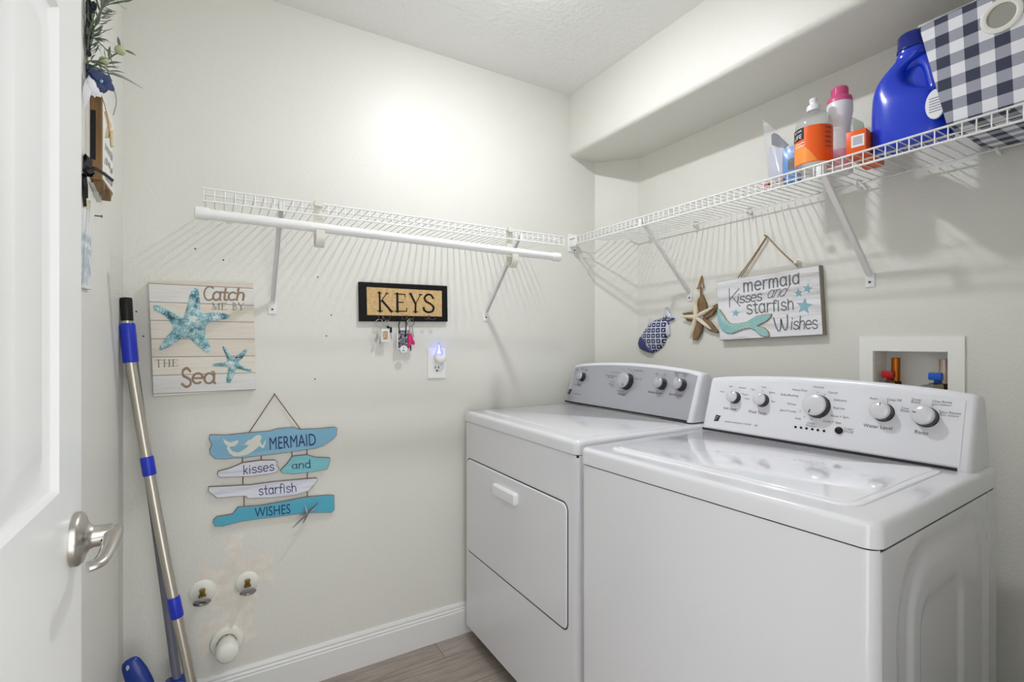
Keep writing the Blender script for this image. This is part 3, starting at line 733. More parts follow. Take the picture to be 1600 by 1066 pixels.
panel_text(con, pl, wr, wu, wn, [('Auto Moisture', 955, 587, .012), ('Sensing', 954, 590, .012), ('Less', 957, 596.5, .011), ('Normal', 955.5, 600, .011), ('More', 957, 603.5, .011), ('Timed Dry', 997, 579.5, .012), ('Touch Up', 997, 592.5, .011), ('Cool Down', 961, 582, .010),
    ('Low', 902, 577.5, .010), ('Med', 910, 575.5, .010), ('High', 916, 578.5, .010), ('Off', 1026.5, 584.5, .011), ('On', 1039.5, 585, .011), ('Signal Volume', 1065, 583.5, .012), ('Low', 1057.5, 586, .010), ('High', 1070.5, 587, .010), ('SERIES DRYER', 903, 616, .008)], M_grey_ink, 'fine_lettering')
panel_dots(con, pl, wn, zd([(1110, 200), (1205, 195), (1245, 215), (1272, 245), (1288, 285), (1292, 328), (1290, 378), (1275, 425), (985, 595), (1025, 615), (1065, 612), (1105, 610), (345, 215), (425, 225), (250, 215)]) + ze([(445, 270), (690, 280), (820, 290)]), .0016, M_ink)
wave_badge(con, pl, wr, wu, wn, 890, 612, .020, .026)

# ================================================================== WIRE SHELVES
def wire_shelf(name, label, mp, u0, u1, zdeck, cut, rails, brackets, clips, group):
    """mp(u, d, z): u along the wall, d out from it"""
    DF = .305
    root = thing(name, label, 'shelf', mp((u0 + u1) / 2, .15, zdeck), group=group)
    b = BM(); n = int((u1 - u0) / .0254)
    for i in range(n + 1):
        u = u0 + .004 + .0254 * i; d0 = cut(u)
        tube(b, [mp(u, d0, zdeck), mp(u, DF - .004, zdeck), mp(u, DF, zdeck - .004), mp(u, DF, zdeck - .036)], .00155, 6)
    obj('deck_wires', b, M_wire, root, smooth=60)
    for d, dz, r in rails:
        ue = u1
        while cut(ue) > d + .004 and ue > u0: ue -= .005
        b = BM(); cyl(b, mp(u0, d, zdeck + dz), mp(ue, d, zdeck + dz), r, n=10); obj('rail', b, M_wire, root, smooth=60)
    for u, zb in brackets:
        b = BM(); zf = zdeck - .008
        top = V(mp(u, DF - .012, zf)); bot = V(mp(u, .006, zb + .012)); ax = (bot - top).normalized()
        side = (V(mp(u + 1, 0, 0)) - V(mp(u, 0, 0))).normalized(); nn = ax.cross(side)
        c = (top + bot) / 2; L = (bot - top).length / 2
        for s in (-1, 1): obox(b, c + side * (.0065 * s), side, nn, ax, .0012, .006, L)
        obox(b, c + nn * (-.005), side, nn, ax, .0075, .0012, L)
        obox(b, V(mp(u, DF - .006, zdeck - .016)), side, V((0, 0, 1)), side.cross(V((0, 0, 1))), .0075, .017, .005, .002)
        br = obj('support_bracket', b, M_wire, root, smooth=30)
        b = BM(); nw = (V(mp(u, 1, 0)) - V(mp(u, 0, 0))).normalized()
        obox(b, V(mp(u, .002, zb - .006)), side, V((0, 0, 1)), nw, .0135, .022, .002, .001); obj('foot_plate', b, M_wire, br, smooth=30)
        b = BM(); cyl(b, V(mp(u, .004, zb - .012)), V(mp(u, .0062, zb - .012)), .0036, n=12); obj('screw', b, M_screw, br)
    for u in clips:
        b = BM(); d = rails[-1][0]
        tube(b, [mp(u, .0005, zdeck - .012), mp(u, d * .5, zdeck - .014), mp(u, d + .006, zdeck - .006), mp(u, d + .004, zdeck + .008), mp(u, .004, zdeck + .010)], .004, 8)
        obj('wall_clip', b, M_wire, root, smooth=60)
    return root
RG_ = None
mpA = lambda u, d, z: (u, YA - d, z)
mpB = lambda u, d, z: (XB - d, u, z)
ZA_ = 1.669; ZB_ = 1.748
shA = wire_shelf('wire_shelf', 'white wire shelf with an empty hanging rod, above the key rack', mpA, -.037, 1.21, ZA_, lambda u: .010,
                 [(.305, -.001, .0026), (.305, -.036, .0026), (.247, -.004, .0024), (.012, -.004, .0024)], [(.165, 1.367), (1.012, 1.361)], [.05, .40, .62, .85, 1.14], 'white wire shelves')
def cutB(u): return .012 if u < 1.765 else max(.012, XB - (1.633 + (YA - u) * .98) + .010)
shB = wire_shelf('wire_shelf', 'long white wire shelf holding bottles and a checked bin, above the washing machine', mpB, .215, 1.872, ZB_, cutB,
                 [(.305, -.001, .0028), (.305, -.036, .0030), (.247, -.004, .0024), (.030, -.004, .0026)], [(1.462, 1.447), (.765, 1.442)], [.46, .79, 1.17, 1.42, 1.68], 'white wire shelves')
b = BM()    # end bracket screwed to the back wall
obox(b, V((1.487, YA - .0025, ZB_ - .024)), V((1, 0, 0)), V((0, 0, 1)), V((0, -1, 0)), .024, .043, .0025, .0015)
box(b, 1.470, 1.484, YA - .052, YA - .004, ZB_ - .046, ZB_ + .008, .002); box(b, 1.470, 1.505, YA - .050, YA - .004, ZB_ - .012, ZB_ - .007, .001)
eb_ = obj('end_bracket', b, M_wire, shB, smooth=30)
for dz in (-.058, .012):
    b = BM(); cyl(b, (1.500, YA - .004, ZB_ + dz), (1.500, YA - .0075, ZB_ + dz), .0036, n=10); obj('screw', b, M_screw, eb_)
# hanging rod and the two hooks that carry it
R0 = V((-.055, 1.603, 1.5935)); R1 = V((1.178, 1.603, 1.5790)); rax = (R1 - R0).normalized()
rod = thing('closet_rod', 'white round closet rod hung under the wire shelf above the key rack', 'rod', tuple((R0 + R1) / 2))
b = BM(); cyl(b, R0 + rax * .01, R1 - rax * .01, .0145, n=24); obj('tube', b, M_wire, rod, smooth=60)
for p, s in ((R0, 1), (R1, -1)):
    b = BM(); lathe(b, [(0, 0), (.013, 0), (.0172, .003), (.0175, .030), (.0160, .036), (.0145, .036)], p, rax * s, 24); obj('end_cap', b, M_wire, rod, smooth=50)
for u, lab in ((.268, 'off-white plastic rod hook clipped to the shelf, nearer the starfish canvas'), (.958, 'off-white plastic rod hook clipped to the shelf, nearer the corner')):
    zr = R0.z + (R1.z - R0.z) * (u - R0.x) / (R1.x - R0.x)
    b = BM(); M_hook = mat('hook_plastic', (222, 220, 208), .4)
    path = [(YA - .3115, ZA_ - .010), (YA - .3115, ZA_ + .0045), (YA - .298, ZA_ + .0045), (YA - .2975, zr + .03), (YA - .2975, zr - .030)]
    path += [(YA - .320 + .0225 * math.cos(a), zr - .032 + .026 * math.sin(a)) for a in [-PI * k / 10 for k in range(1, 10)]] + [(YA - .3425, zr - .030), (YA - .342, zr - .010)]
    th = .0024; pts = [V((0, y, z)) for y, z in path]; hw = .0125
    ringL = []
    for i, p in enumerate(pts):
        d = (pts[min(i + 1, len(pts) - 1)] - pts[max(i - 1, 0)]).normalized(); nn = V((0, -d.z, d.y)) * th
        ringL.append((p + nn, p - nn))
    rows = []
    for o, i_ in ringL: rows.append([b.verts.new((u + s * hw, q.y, q.z)) for q, s in ((o, -1), (o, 1), (i_, 1), (i_, -1))])
    for p, q in zip(rows, rows[1:]):
        for k in range(4): b.faces.new((p[k], p[(k + 1) % 4], q[(k + 1) % 4], q[k]))
    b.faces.new(rows[0][::-1]); b.faces.new(rows[-1])
    hk = obj('rod_hook', b, M_hook, smooth=40); tag(hk, lab, 'hook', 'hooks holding the closet rod')

# ------------------------------------------------------------------ what stands on the long shelf
ZS = ZB_ + .0017
def px_on(x, y, X): return hit(x, y, (X, 0, 0), (-1, 0, 0))
# checked storage bin: flared fabric box
bin_ = thing('storage_bin', 'black and white checked fabric storage bin beside the blue detergent jug', 'storage bin', (1.60, .37, ZS))
bx0, bx1, by0, by1 = 1.482, 1.745, .262, .477; tx0, tx1, ty0, ty1, TZ = 1.455, 1.765, .222, .522, ZS + .252
GC = V((0, .370, 1.941)); GR = .034
b = BM(); uvl = b.loops.layers.uv.new('UVMap')
def face_grid(p00, p10, p01, p11, nu, nv, su, sv, hole=None):
    for i in range(nu):
        for j in range(nv):
            q = []
            for (a, c) in ((i, j), (i + 1, j), (i + 1, j + 1), (i, j + 1)):
                u, w = a / nu, c / nv; p = (p00 * (1 - u) + p10 * u) * (1 - w) + (p01 * (1 - u) + p11 * u) * w; q.append((p, (u - .5) * ((p10 - p00).length * (1 - w) + (p11 - p01).length * w) / .051 + .369, (p.z - ZS) / .051 + .367 if p01.z > p00.z + .1 else w * sv))
            cc = sum((x[0] for x in q), V()) / 4
            f = b.faces.new([b.verts.new(x[0]) for x in q])
            for l, x in zip(f.loops, q): l[uvl].uv = (x[1], x[2])
B00, B10, B11, B01 = V((bx0, by1, ZS)), V((bx0, by0, ZS)), V((bx1, by0, ZS)), V((bx1, by1, ZS))
T00, T10, T11, T01 = V((tx0, ty1, TZ)), V((tx0, ty0, TZ)), V((tx1, ty0, TZ)), V((tx1, ty1, TZ))
face_grid(B00, B10, T00, T10, 20, 16, 5.25, 5.1); face_grid(B10, B11, T10, T11, 8, 8, 5.5, 5.1); face_grid(B11, B01, T11, T01, 8, 8, 5.25, 5.1); face_grid(B01, B00, T01, T00, 8, 8, 5.5, 5.1)
face_grid(B00, B10, B01, B11, 6, 6, 5.25, 5.5)
bmesh.ops.remove_doubles(b, verts=b.verts, dist=1e-5)
bo = obj('fabric_body', b, M_gingham, bin_, smooth=False)
sm = bo.modifiers.new('thick', 'SOLIDIFY'); sm.thickness = .004; sm.offset = -1
b = BM(); rim = [T00, T10, T11, T01]; tube(b, rim, .0028, 6, closed=True); obj('rim', b, M_white, bin_, smooth=50)
fn = (T00 - B00).cross(B10 - B00).normalized(); fn = fn if fn.x < 0 else -fn
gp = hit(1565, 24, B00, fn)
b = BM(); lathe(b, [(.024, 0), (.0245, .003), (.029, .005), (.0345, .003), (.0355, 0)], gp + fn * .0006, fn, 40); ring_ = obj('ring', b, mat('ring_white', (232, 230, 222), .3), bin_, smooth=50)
b = BM(); cyl(b, gp + fn * .0004, gp + fn * .0012, .0243, n=32); obj('ring_opening', b, mat('shaded_lining', (158, 156, 148), .8), bin_, smooth=False)  # flat disc, its grey stands for the shaded lining inside the hole
# blue detergent jug
jug = thing('detergent_jug', 'big blue plastic detergent jug with side handle and blue cap', 'detergent jug', (1.56, .572, ZS))
JX, JY = 1.56, .572
secs = [(0, .080, .080, .044), (.006, .087, .082, .050), (.03, .089, .081, .053), (.09, .089, .075, .053), (.120, .088, .062, .052), (.140, .0865, .030, .049), (.158, .083, .004, .046), (.180, .075, -.010, .042), (.200, .060, -.010, .038), (.216, .046, .008, .034), (.228, .036, .026, .031), (.236, .0335, .031, .0315), (.240, .030, .030, .030), (.252, .030, .030, .030)]
secs_s = smooth_path(secs, 3); b = BM(); rows = []
for h, l, r, dx in secs_s:
    cy = (l - r) / 2; hy = (l + r) / 2; row = []
    for k in range(36):
        a = 2 * PI * k / 36; e = .72; cx_, sy_ = math.cos(a), math.sin(a)
        row.append(b.verts.new((JX + math.copysign(abs(cx_) ** e, cx_) * dx, JY + cy + math.copysign(abs(sy_) ** e, sy_) * hy, ZS + h)))
    rows.append(row)
for p, q in zip(rows, rows[1:]):
    for k in range(36): b.faces.new((p[k], p[(k + 1) % 36], q[(k + 1) % 36], q[k]))
b.faces.new(rows[0][::-1]); b.faces.new(rows[-1]); obj('bottle', b, M_jug, jug, smooth=60)
b = BM(); tube(b, smooth_path([(JX, JY + .012, ZS + .215), (JX, JY - .018, ZS + .216), (JX, JY - .034, ZS + .200), (JX, JY - .042, ZS + .170), (JX, JY - .048, ZS + .135), (JX, JY - .050, ZS + .105)], 5), [.020, .020, .019, .019, .018] + [.018] * 16 + [.02, .022, .024, .026, .026], 16)
obj('handle', b, M_jug, jug, smooth=60)
b = BM(); box(b, JX - .010, JX + .010, JY - .050, JY + .03, ZS + .10, ZS + .212, .004); obj('grip_web', b, M_jug, jug, smooth=50)
b = BM(); lathe(b, [(.0315, 0), (.0345, .002), (.0345, .008), (.033, .010), (.032, .040), (.029, .0435), (0, .0435)], (JX, JY, ZS + .248), n=40); obj('cap', b, M_cap, jug, smooth=50)
b = BM(); slab3(b, [V((JX - .0535, JY - .064 + .020 * math.cos(a), ZS + .072 + .036 * math.sin(a))) for a in [2 * PI * k / 24 for k in range(24)]], V((-1, 0, 0)), .006, .0004); lj = obj('label', b, M_paper, jug, smooth=False, label='white printed label')
b = BM()
for k in range(6): box(b, JX - .0540, JX - .0534, JY - .076, JY - .052, ZS + .053 + .0065 * k, ZS + .0555 + .0065 * k)
obj('label_print', b, M_greyprint, lj, smooth=False)
# orange carton lying on the wires
ob = thing('orange_carton', 'small orange cardboard box with a white barcode sticker, beside the blue jug', 'box', (1.572, .687, ZS), math.radians(9.4))
cb = BM(); box(cb, -.088, .088, -.0232, .0232, 0, .064, .0015); obj('carton', cb, M_orange, ob, local=True)
cb = BM(); box(cb, -.0888, -.0878, -.019, .011, .018, .050); obj('sticker', cb, M_paper, ob, local=True, smooth=False)
cb = BM()
for k in range(7): box(cb, -.0893, -.0886, -.015, .007, .024 + k * .0032, .0255 + k * .0032)
obj('barcode', cb, M_greyprint, ob, local=True, smooth=False)
# pink-capped bottle
pc = (1.625, .7806, ZS); pb = thing('fabric_scent_bottle', 'slim white bottle with a pink screw cap, behind the orange carton', 'bottle', pc)
b = BM(); lathe(b, [(r * 1.05, h * 1.12) for r, h in smooth_path([(.001, 0), (.028, 0), (.032, .004), (.0325, .03), (.0325, .06), (.0305, .08), (.0265, .10), (.0255, .112), (.0265, .118), (.0255, .122), (.0265, .127), (.029, .145), (.0325, .165), (.0325, .185), (.031, .192)], 3)], pc, n=40); obj('bottle', b, M_white, pb, smooth=60)
b = BM(); lathe(b, [(r * 1.05, h * 1.12) for r, h in [(.0315, .190), (.0318, .197), (.030, .205), (.022, .209), (.021, .211), (.0205, .231), (.018, .234), (0, .234)]], pc, n=40); cp = obj('cap', b, M_pink, pb, smooth=50)
b = BM()
for k in range(24):
    a = 2 * PI * k / 24; d = V((math.cos(a), math.sin(a), 0)); obox(b, V(pc) + d * .0218 + V((0, 0, .2475)), d, V((-d.y, d.x, 0)), V((0, 0, 1)), .0008, .0010, .0088)
obj('grip_ribs', b, M_pink, cp, smooth=False)
def wrap(bm, c, r, a0, a1, z0, z1, n=16, t=.0006):
    ang = [a0 + (a1 - a0) * k / n for k in range(n + 1)]
    o = [[bm.verts.new((c[0] + rr * math.cos(a), c[1] + rr * math.sin(a), c[2] + z)) for a in ang] for rr, z in ((r + t, z0), (r + t, z1), (r - t, z1), (r - t, z0))]
    for k in range(n):
        for i in range(4): j = (i + 1) % 4; bm.faces.new((o[i][k], o[i][k + 1], o[j][k + 1], o[j][k]))
    for k in (0, n): bm.faces.new([o[i][k] for i in range(4)])
b = BM(); wrap(b, pc, .0345, PI * .70, PI * 1.35, .012, .067); lb_ = obj('label', b, mat('pink_print', (236, 176, 204), .5), pb)
def cyl_text(bm, txt, c, r, amid, zmid, size, rot=0.0):
    t = font_bm(txt); xs = [v.co.x for v in t.verts]; ys = [v.co.y for v in t.verts]; cx = (min(xs) + max(xs)) / 2; cy = (min(ys) + max(ys)) / 2
    for v in t.verts:
        x = (v.co.x - cx) * size; y = (v.co.y - cy) * size; x, y = x * math.cos(rot) - y * math.sin(rot), x * math.sin(rot) + y * math.cos(rot)
        a = amid + x / r; v.co = V((c[0] + r * math.cos(a), c[1] + r * math.sin(a), c[2] + zmid + y))
    join(bm, t)
b = BM(); cyl_text(b, 'lite', pc, .0354, PI * 1.06, .040, .019, .25); obj('lettering', b, mat('maroon_ink', (92, 40, 66), .5), lb_, smooth=False)
# clear bottle with orange label
oc = (1.545, .815, ZS); orb = thing('cleaner_bottle', 'clear bottle with an orange label and white push-pull cap', 'bottle', oc)
b = BM(); lathe(b, smooth_path([(.001, .003), (.038, 0), (.046, .005), (.049, .02), (.049, .10), (.0485, .135), (.045, .155), (.036, .172), (.022, .181), (.0155, .184), (.0145, .190)], 3), oc, n=44); obj('bottle', b, M_clear, orb, smooth=60)
b = BM(); lathe(b, [(.0185, .186), (.0185, .200), (.016, .203), (.0105, .205), (.0095, .212), (.0115, .215), (.0115, .222), (.008, .225), (0, .225)], oc, n=32); obj('cap', b, M_white, orb, smooth=40)
b = BM(); wrap(b, oc, .0492, PI * .62, PI * 1.62, .020, .128, 28); lb = obj('label', b, M_orange, orb)
b = BM(); zz = []
ang = [PI * .66 + PI * .56 * k / 12 for k in range(13)]
for k, a in enumerate(ang): zz.append((a, .094 - .072 * (k / 12) ** 2.2))
o1 = [b.verts.new((oc[0] + .0502 * math.cos(a), oc[1] + .0502 * math.sin(a), oc[2] + .022)) for a, z in zz]; o2 = [b.verts.new((oc[0] + .0502 * math.cos(a), oc[1] + .0502 * math.sin(a), oc[2] + max(z, .0225))) for a, z in zz]
for k in range(12): b.faces.new((o1[k], o1[k + 1], o2[k + 1], o2[k]))
obj('label_swoosh', b, M_orange2, lb, smooth=False)
b = BM(); wrap(b, oc, .0505, PI * .68, PI * .985, .094, .128, 12); obj('label_patch', b, M_black, lb, label='black patch with white letters')
b = BM(); cyl_text(b, 'BETTER', oc, .0514, PI * .86, .1195, .0095); cyl_text(b, 'LIFE', oc, .0514, PI * .86, .104, .0185); [squiggle(b, lambda u, v, z=z: V((oc[0] + .0507 * math.cos(PI * .9 + u / .0507), oc[1] + .0507 * math.sin(PI * .9 + u / .0507), oc[2] + z + v)), .034, .004, .0012, 20 + int(z * 1000)) for z in (.083, .075)]
obj('lettering', b, M_paper, lb, smooth=False)
b = BM()
for k in range(5): squiggle(b, lambda u, v, k=k: V((oc[0] + .0508 * math.cos(PI * 1.42 + u / .0508), oc[1] + .0508 * math.sin(PI * 1.42 + u / .0508), oc[2] + .118 - .014 * k + v)), .022, .0045, .0012, 30 + k)
obj('side_lettering', b, M_ink, lb, smooth=False)
# small clear pouch behind the carton
b = BM(); P2 = Plane((1.70, 0, 0), (-1, 0, 0)); o_ = [P2(x, y) for x, y in zoomed(1170, 120, .1689, [(905, 360), (960, 375), (1015, 400), (1035, 480), (1040, 600), (1060, 690), (920, 720), (900, 500)])]
zmin = min(p.z for p in o_); 
for p in o_:
    if p.z < ZS + .02: p.z = ZS
slab3(b, o_, V((-1, 0, 0)), .03, .008); t_ = obj('clear_pouch', b, clear('greenish_clear', (226, 232, 222), .35, .2), smooth=50); tag(t_, 'small clear crumpled pouch against the wall behind the orange carton', 'pouch')
# zip bag with things in it
PB = Plane((1.555, 0, 0), (-1, 0, 0))
L0, L1, Q0, Q1 = PB(1193, 289), PB(1183.5, 182), PB(1249, 276), PB(1249, 222)
for p in (L0, Q0): p.z = ZS + .0005
b = BM(); NU, NV = 10, 12
for s in (-1, 1):
    G = []
    for i in range(NU + 1):
        col_ = []
        for j in range(NV + 1):
            u, w = i / NU, j / NV; p = (L0 * (1 - u) + Q0 * u) * (1 - w) + (L1 * (1 - u) + Q1 * u) * w
            p.z += -.03 * math.sin(PI * u) * w * .5
            th = .034 * (math.sin(PI * min(1, max(0, u))) ** .6) * (1 - w) ** .7 * (.25 + .75 * (1 - (1 - min(1, w * 6)) ** 2)) if 0 < i < NU else 0
            p = p + V((s * th + .03 + .003 * math.sin(9 * u + 5 * w), 0, 0)); col_.append(b.verts.new(p))
        G.append(col_)
    for i in range(NU):
        for j in range(NV): b.faces.new((G[i][j], G[i + 1][j], G[i + 1][j + 1], G[i][j + 1]))
bmesh.ops.remove_doubles(b, verts=b.verts, dist=1e-5)
bg = obj('zip_bag', b, M_bag, smooth=60); tag(bg, 'clear plastic zip bag of small boxes, farthest along the shelf', 'bag')
def bag_box(name, px0, px1, py0, X, dep, m, lab, cat):
    a = px_on(px0, 270, X); c = px_on(px1, 270, X); z1 = px_on((px0 + px1) / 2, py0, X).z
    r = thing(name, lab, cat, (X + dep / 2, (a.y + c.y) / 2, ZS)); q = BM(); box(q, X, X + dep, c.y, a.y, ZS + .001, z1, .001); obj('carton', q, m, r); return r, a.y, c.y, z1
r, ya_, yc_, z1 = bag_box('gadget_carton', 1223.5, 1247, 229, 1.574, .02, M_skyblue, 'small bright blue printed carton inside the clear zip bag', 'box')
PQ = Plane((1.574, 0, 0), (-1, 0, 0)); b = BM(); font_quad(b, 'ring', [(1230, 235.5), (1241, 232), (1241, 238.5), (1230, 242)], PQ, .0008); obj('lettering', b, M_paper, r, smooth=False)
b = BM(); slab(b, [(1231, 249), (1247, 244), (1247, 262), (1231, 266)], PQ, .0008, .001); obj('picture', b, mat('dark_picture', (44, 40, 52), .5), r, smooth=False)
b = BM(); slab(b, [(1201.5, 229), (1223, 231), (1223, 276), (1202, 281)], Plane((1.578, 0, 0), (-1, 0, 0)), 0, .006, .001); t_ = obj('folded_card', b, M_lilac); tag(t_, 'pale lilac card inside the clear zip bag', 'card')
b = BM(); slab(b, [(1204.5, 211), (1208.5, 207.5), (1214, 210), (1231, 226), (1222, 234), (1212, 228.5), (1205, 226.5)], Plane((1.587, 0, 0), (-1, 0, 0)), 0, .007, .0015); t_ = obj('grey_bracket', b, M_greydev, smooth=30); tag(t_, 'dark grey flat gadget on top of the lilac card in the zip bag', 'gadget')
q = px_on(1196.5, 280, 1.548); b = BM(); box(b, 1.548, 1.562, q.y - .009, q.y + .009, ZS, ZS + .012, .002); t_ = obj('red_clip', b, M_red); tag(t_, 'tiny red plastic piece at the bottom corner of the zip bag', 'plastic piece')
b = BM(); q = px_on(1218, 280, 1.556)
for k in range(7):
    cyl(b, (q.x + random.uniform(-.004, .006), q.y + random.uniform(-.012, .012), ZS + .003), (q.x + random.uniform(-.006, .006), q.y + random.uniform(-.016, .016), ZS + random.uniform(.006, .024)), .0022, n=6)
t_ = obj('screws', b, mat('rust_screws', (150, 92, 72), .5, .3)); tag(t_, 'little heap of coppery screws in the bottom of the zip bag', 'screws', kind='stuff')

# ================================================================== ON THE BACK WALL
def pillow(bm, ring, n, depth, h, steps=6, flat=0.0, centre=None, pw=.5):
    """domed slab: outline ring at the wall side, rising to height h in front of it"""
    n = V(n); ring = [V(p) for p in ring]; c = V(centre) if centre is not None else sum(ring, V()) / len(ring)
    rows = [[bm.verts.new(p) for p in ring], [bm.verts.new(p + n * depth) for p in ring]]
    for k in range(1, steps):
        t = k / steps; hh = depth + h * (1 - (1 - t) ** 2) ** pw
        rows.append([bm.verts.new(c + (p - c) * (1 - t) + n * hh) for p in ring])
    top = bm.verts.new(c + n * (depth + h)); N = len(ring)
    for a, b in zip(rows, rows[1:]):
        for i in range(N): j = (i + 1) % N; bm.faces.new((a[i], a[j], b[j], b[i]))
    for i in range(N): bm.faces.new((rows[-1][i], rows[-1][(i + 1) % N], top))
    bm.faces.new(rows[0][::-1])
def dens(pts, n=3): return smooth_path(pts, n, True)

# starfish canvas: "Catch me by the Sea"
cz = lambda *p: zoomed(225, 430, .183, p)
cv = thing('wall_canvas', 'square whitewashed canvas with two teal starfish reading Catch me by the Sea', 'wall art', tuple(WA(316, 612, 0)))
b = BM(); slab(b, cz((37, 52), (932, 68), (957, 978), (80, 1038)), WA, .026, .0255, .0012); obj('board', b, M_canvas, cv, smooth=False)
def starA(pts, c, name):
    o = cz(*pts); ringp = [WA(x, y, .0262) for x, y in dens(o, 3)]; cc = WA(*cz(c)[0], .0262); q = BM(); pillow(q, ringp, WA.n, .0006, .006, 6, centre=cc, pw=1.0); return obj(name, q, M_teal, cv, smooth=60)
starA([(415, 120), (455, 112), (475, 180), (482, 300), (510, 325), (640, 320), (735, 345), (700, 375), (560, 405), (520, 470), (545, 560), (572, 630), (555, 665), (520, 655), (440, 590), (390, 545), (330, 540), (240, 600), (150, 640), (132, 622), (180, 540), (240, 470), (235, 420), (180, 350), (90, 300), (85, 262), (140, 265), (250, 320), (325, 370), (360, 290), (385, 190)], (395, 415), 'big_starfish')
starA([(668, 612), (700, 625), (745, 690), (790, 690), (870, 628), (887, 640), (840, 710), (805, 750), (850, 785), (917, 805), (905, 825), (800, 800), (775, 830), (740, 915), (703, 910), (715, 830), (715, 790), (660, 780), (588, 775), (600, 755), (700, 740), (705, 700)], (765, 750), 'small_starfish')
b = BM(); strokes_quad(b, 'C', cz((515, 98), (592, 98), (580, 216), (512, 214)), WA, .0266, .17); strokes_quad(b, 'atch', cz((590, 98), (852, 112), (852, 214), (590, 214)), WA, .0266, .21, slant=.12); obj('script_lettering', b, M_tan_ink, cv, smooth=False)
b = BM(); strokes_quad(b, 'S', cz((325, 795), (400, 795), (398, 955), (325, 955)), WA, .0266, .24); strokes_quad(b, 'ea', cz((415, 838), (600, 838), (606, 925), (415, 925)), WA, .0266, .19, slant=.1); obj('script_lettering', b, M_tan_ink, cv, smooth=False)
b = BM(); slab(b, cz((572, 822), (580, 815), (587, 822), (598, 816), (604, 822), (590, 838)), WA, .0268, .0005); obj('painted_heart', b, M_graph, cv, smooth=False)
for txt, q in (('ME', ((580, 238), (705, 238), (705, 297), (580, 295))), ('BY', ((755, 238), (858, 238), (858, 297), (755, 296))), ('THE', ((95, 724), (290, 720), (290, 778), (98, 786)))):
    b = BM(); strokes_quad(b, txt, cz(*q), WA, .0266, .15, RG); obj('roman_lettering', b, M_graph, cv, smooth=False)

# hanging plank sign: mermaid kisses and starfish wishes
mz = lambda *p: zoomed(320, 605, .2159, p)
ms = thing('plank_sign', 'hanging sign of five painted planks reading Mermaid kisses and starfish wishes', 'wall sign', tuple(WA(427, 824, 0)))
def plank(pts, m, off=.012):
    q = BM(); slab(q, dens(mz(*pts), 2) if False else mz(*pts), WA, off, .009, .0016, mi_edge=1, mi_face=0); return obj('plank', q, [m, M_plank_edge], ms, smooth=False)
p1 = plank([(35, 345), (150, 348), (320, 330), (470, 318), (530, 300), (640, 292), (690, 306), (820, 300), (940, 290), (960, 298), (955, 350), (925, 380), (860, 425), (800, 445), (690, 462), (500, 488), (300, 510), (140, 522), (75, 520), (40, 490), (33, 455), (50, 420), (30, 375)], M_plank_blue)
p2 = plank([(95, 610), (180, 588), (275, 548), (400, 530), (510, 528), (525, 545), (520, 565), (540, 590), (525, 615), (470, 630), (330, 648), (210, 652), (110, 655), (90, 640)], M_plank_white)
p3 = plank([(545, 605), (590, 560), (635, 500), (740, 490), (800, 508), (905, 512), (908, 530), (888, 595), (780, 615), (640, 632), (560, 622)], M_plank_aqua)
p4 = plank([(25, 722), (130, 718), (330, 708), (500, 685), (640, 672), (812, 658), (815, 680), (750, 755), (650, 785), (480, 803), (315, 808), (295, 790), (200, 795), (90, 805), (50, 775), (25, 755)], M_plank_white)
p5 = plank([(60, 965), (85, 940), (200, 920), (240, 870), (400, 858), (560, 830), (740, 795), (900, 782), (938, 785), (940, 890), (920, 910), (740, 912), (560, 935), (400, 955), (260, 975), (130, 1010), (75, 1010), (58, 985)], M_plank_teal)
b = BM(); font_quad(b, 'MERMAID', mz((468, 365), (800, 335), (806, 420), (470, 455)), WA, .0124); obj('lettering', b, M_navy, p1, smooth=False)
b = BM()
slab(b, mz((130, 372), (150, 385), (185, 402), (215, 392), (243, 382), (240, 405), (215, 428), (185, 430), (180, 440), (200, 465), (240, 475), (270, 462), (300, 440), (320, 420), (290, 418), (255, 420), (300, 412), (290, 400), (310, 398), (305, 388), (335, 380), (355, 362), (385, 345), (408, 350), (410, 372), (400, 392), (412, 415), (420, 425), (432, 395), (443, 380), (438, 410), (428, 440), (412, 440), (395, 425), (375, 445), (345, 468), (300, 490), (255, 500), (210, 500), (178, 480), (160, 445), (165, 425), (145, 410)), WA, .0126, .0005)
obj('mermaid_silhouette', b, mat('cream_paint', (226, 226, 214), .7), p1, smooth=False, label='cream painted mermaid silhouette')
for txt, q, par in (('kisses', ((282, 566), (500, 535), (500, 602), (284, 632)), p2), ('and', ((632, 545), (758, 525), (762, 584), (632, 590)), p3), ('starfish', ((392, 712), (656, 692), (660, 756), (394, 782)), p4)):
    b = BM(); strokes_quad(b, txt, mz(*q), WA, .0124, .15, track=.12)
    obj('lettering', b, M_navy, par, smooth=False)
b = BM(); font_quad(b, 'WISHES', mz((360, 876), (618, 845), (620, 915), (362, 945)), WA, .0124); obj('lettering', b, M_navy, p5, smooth=False)
b = BM(); nail = WA(*mz((505, 52))[0], .006)
for e in ((320, 330), (692, 306)): tube(b, [nail, WA(*mz(e)[0], .007)], .0016, 6)
for (x, y0, y1) in ((272, 515, 548), (408, 492, 530), (630, 470, 500), (740, 458, 492), (276, 650, 712), (742, 618, 668), (284, 795, 860), (742, 758, 797)): tube(b, [WA(*mz((x, y0 - 12))[0], .005), WA(*mz((x, y1 + 12))[0], .005)], .0016, 6)
obj('cord', b, M_cord, ms, smooth=60)
b = BM(); cyl(b, WA(*mz((505, 48))[0], 0), WA(*mz((505, 48))[0], .010), .0018, n=8); obj('nail', b, M_screw, ms)
b = BM(); sc_ = WA(*mz((742, 915))[0], .022)
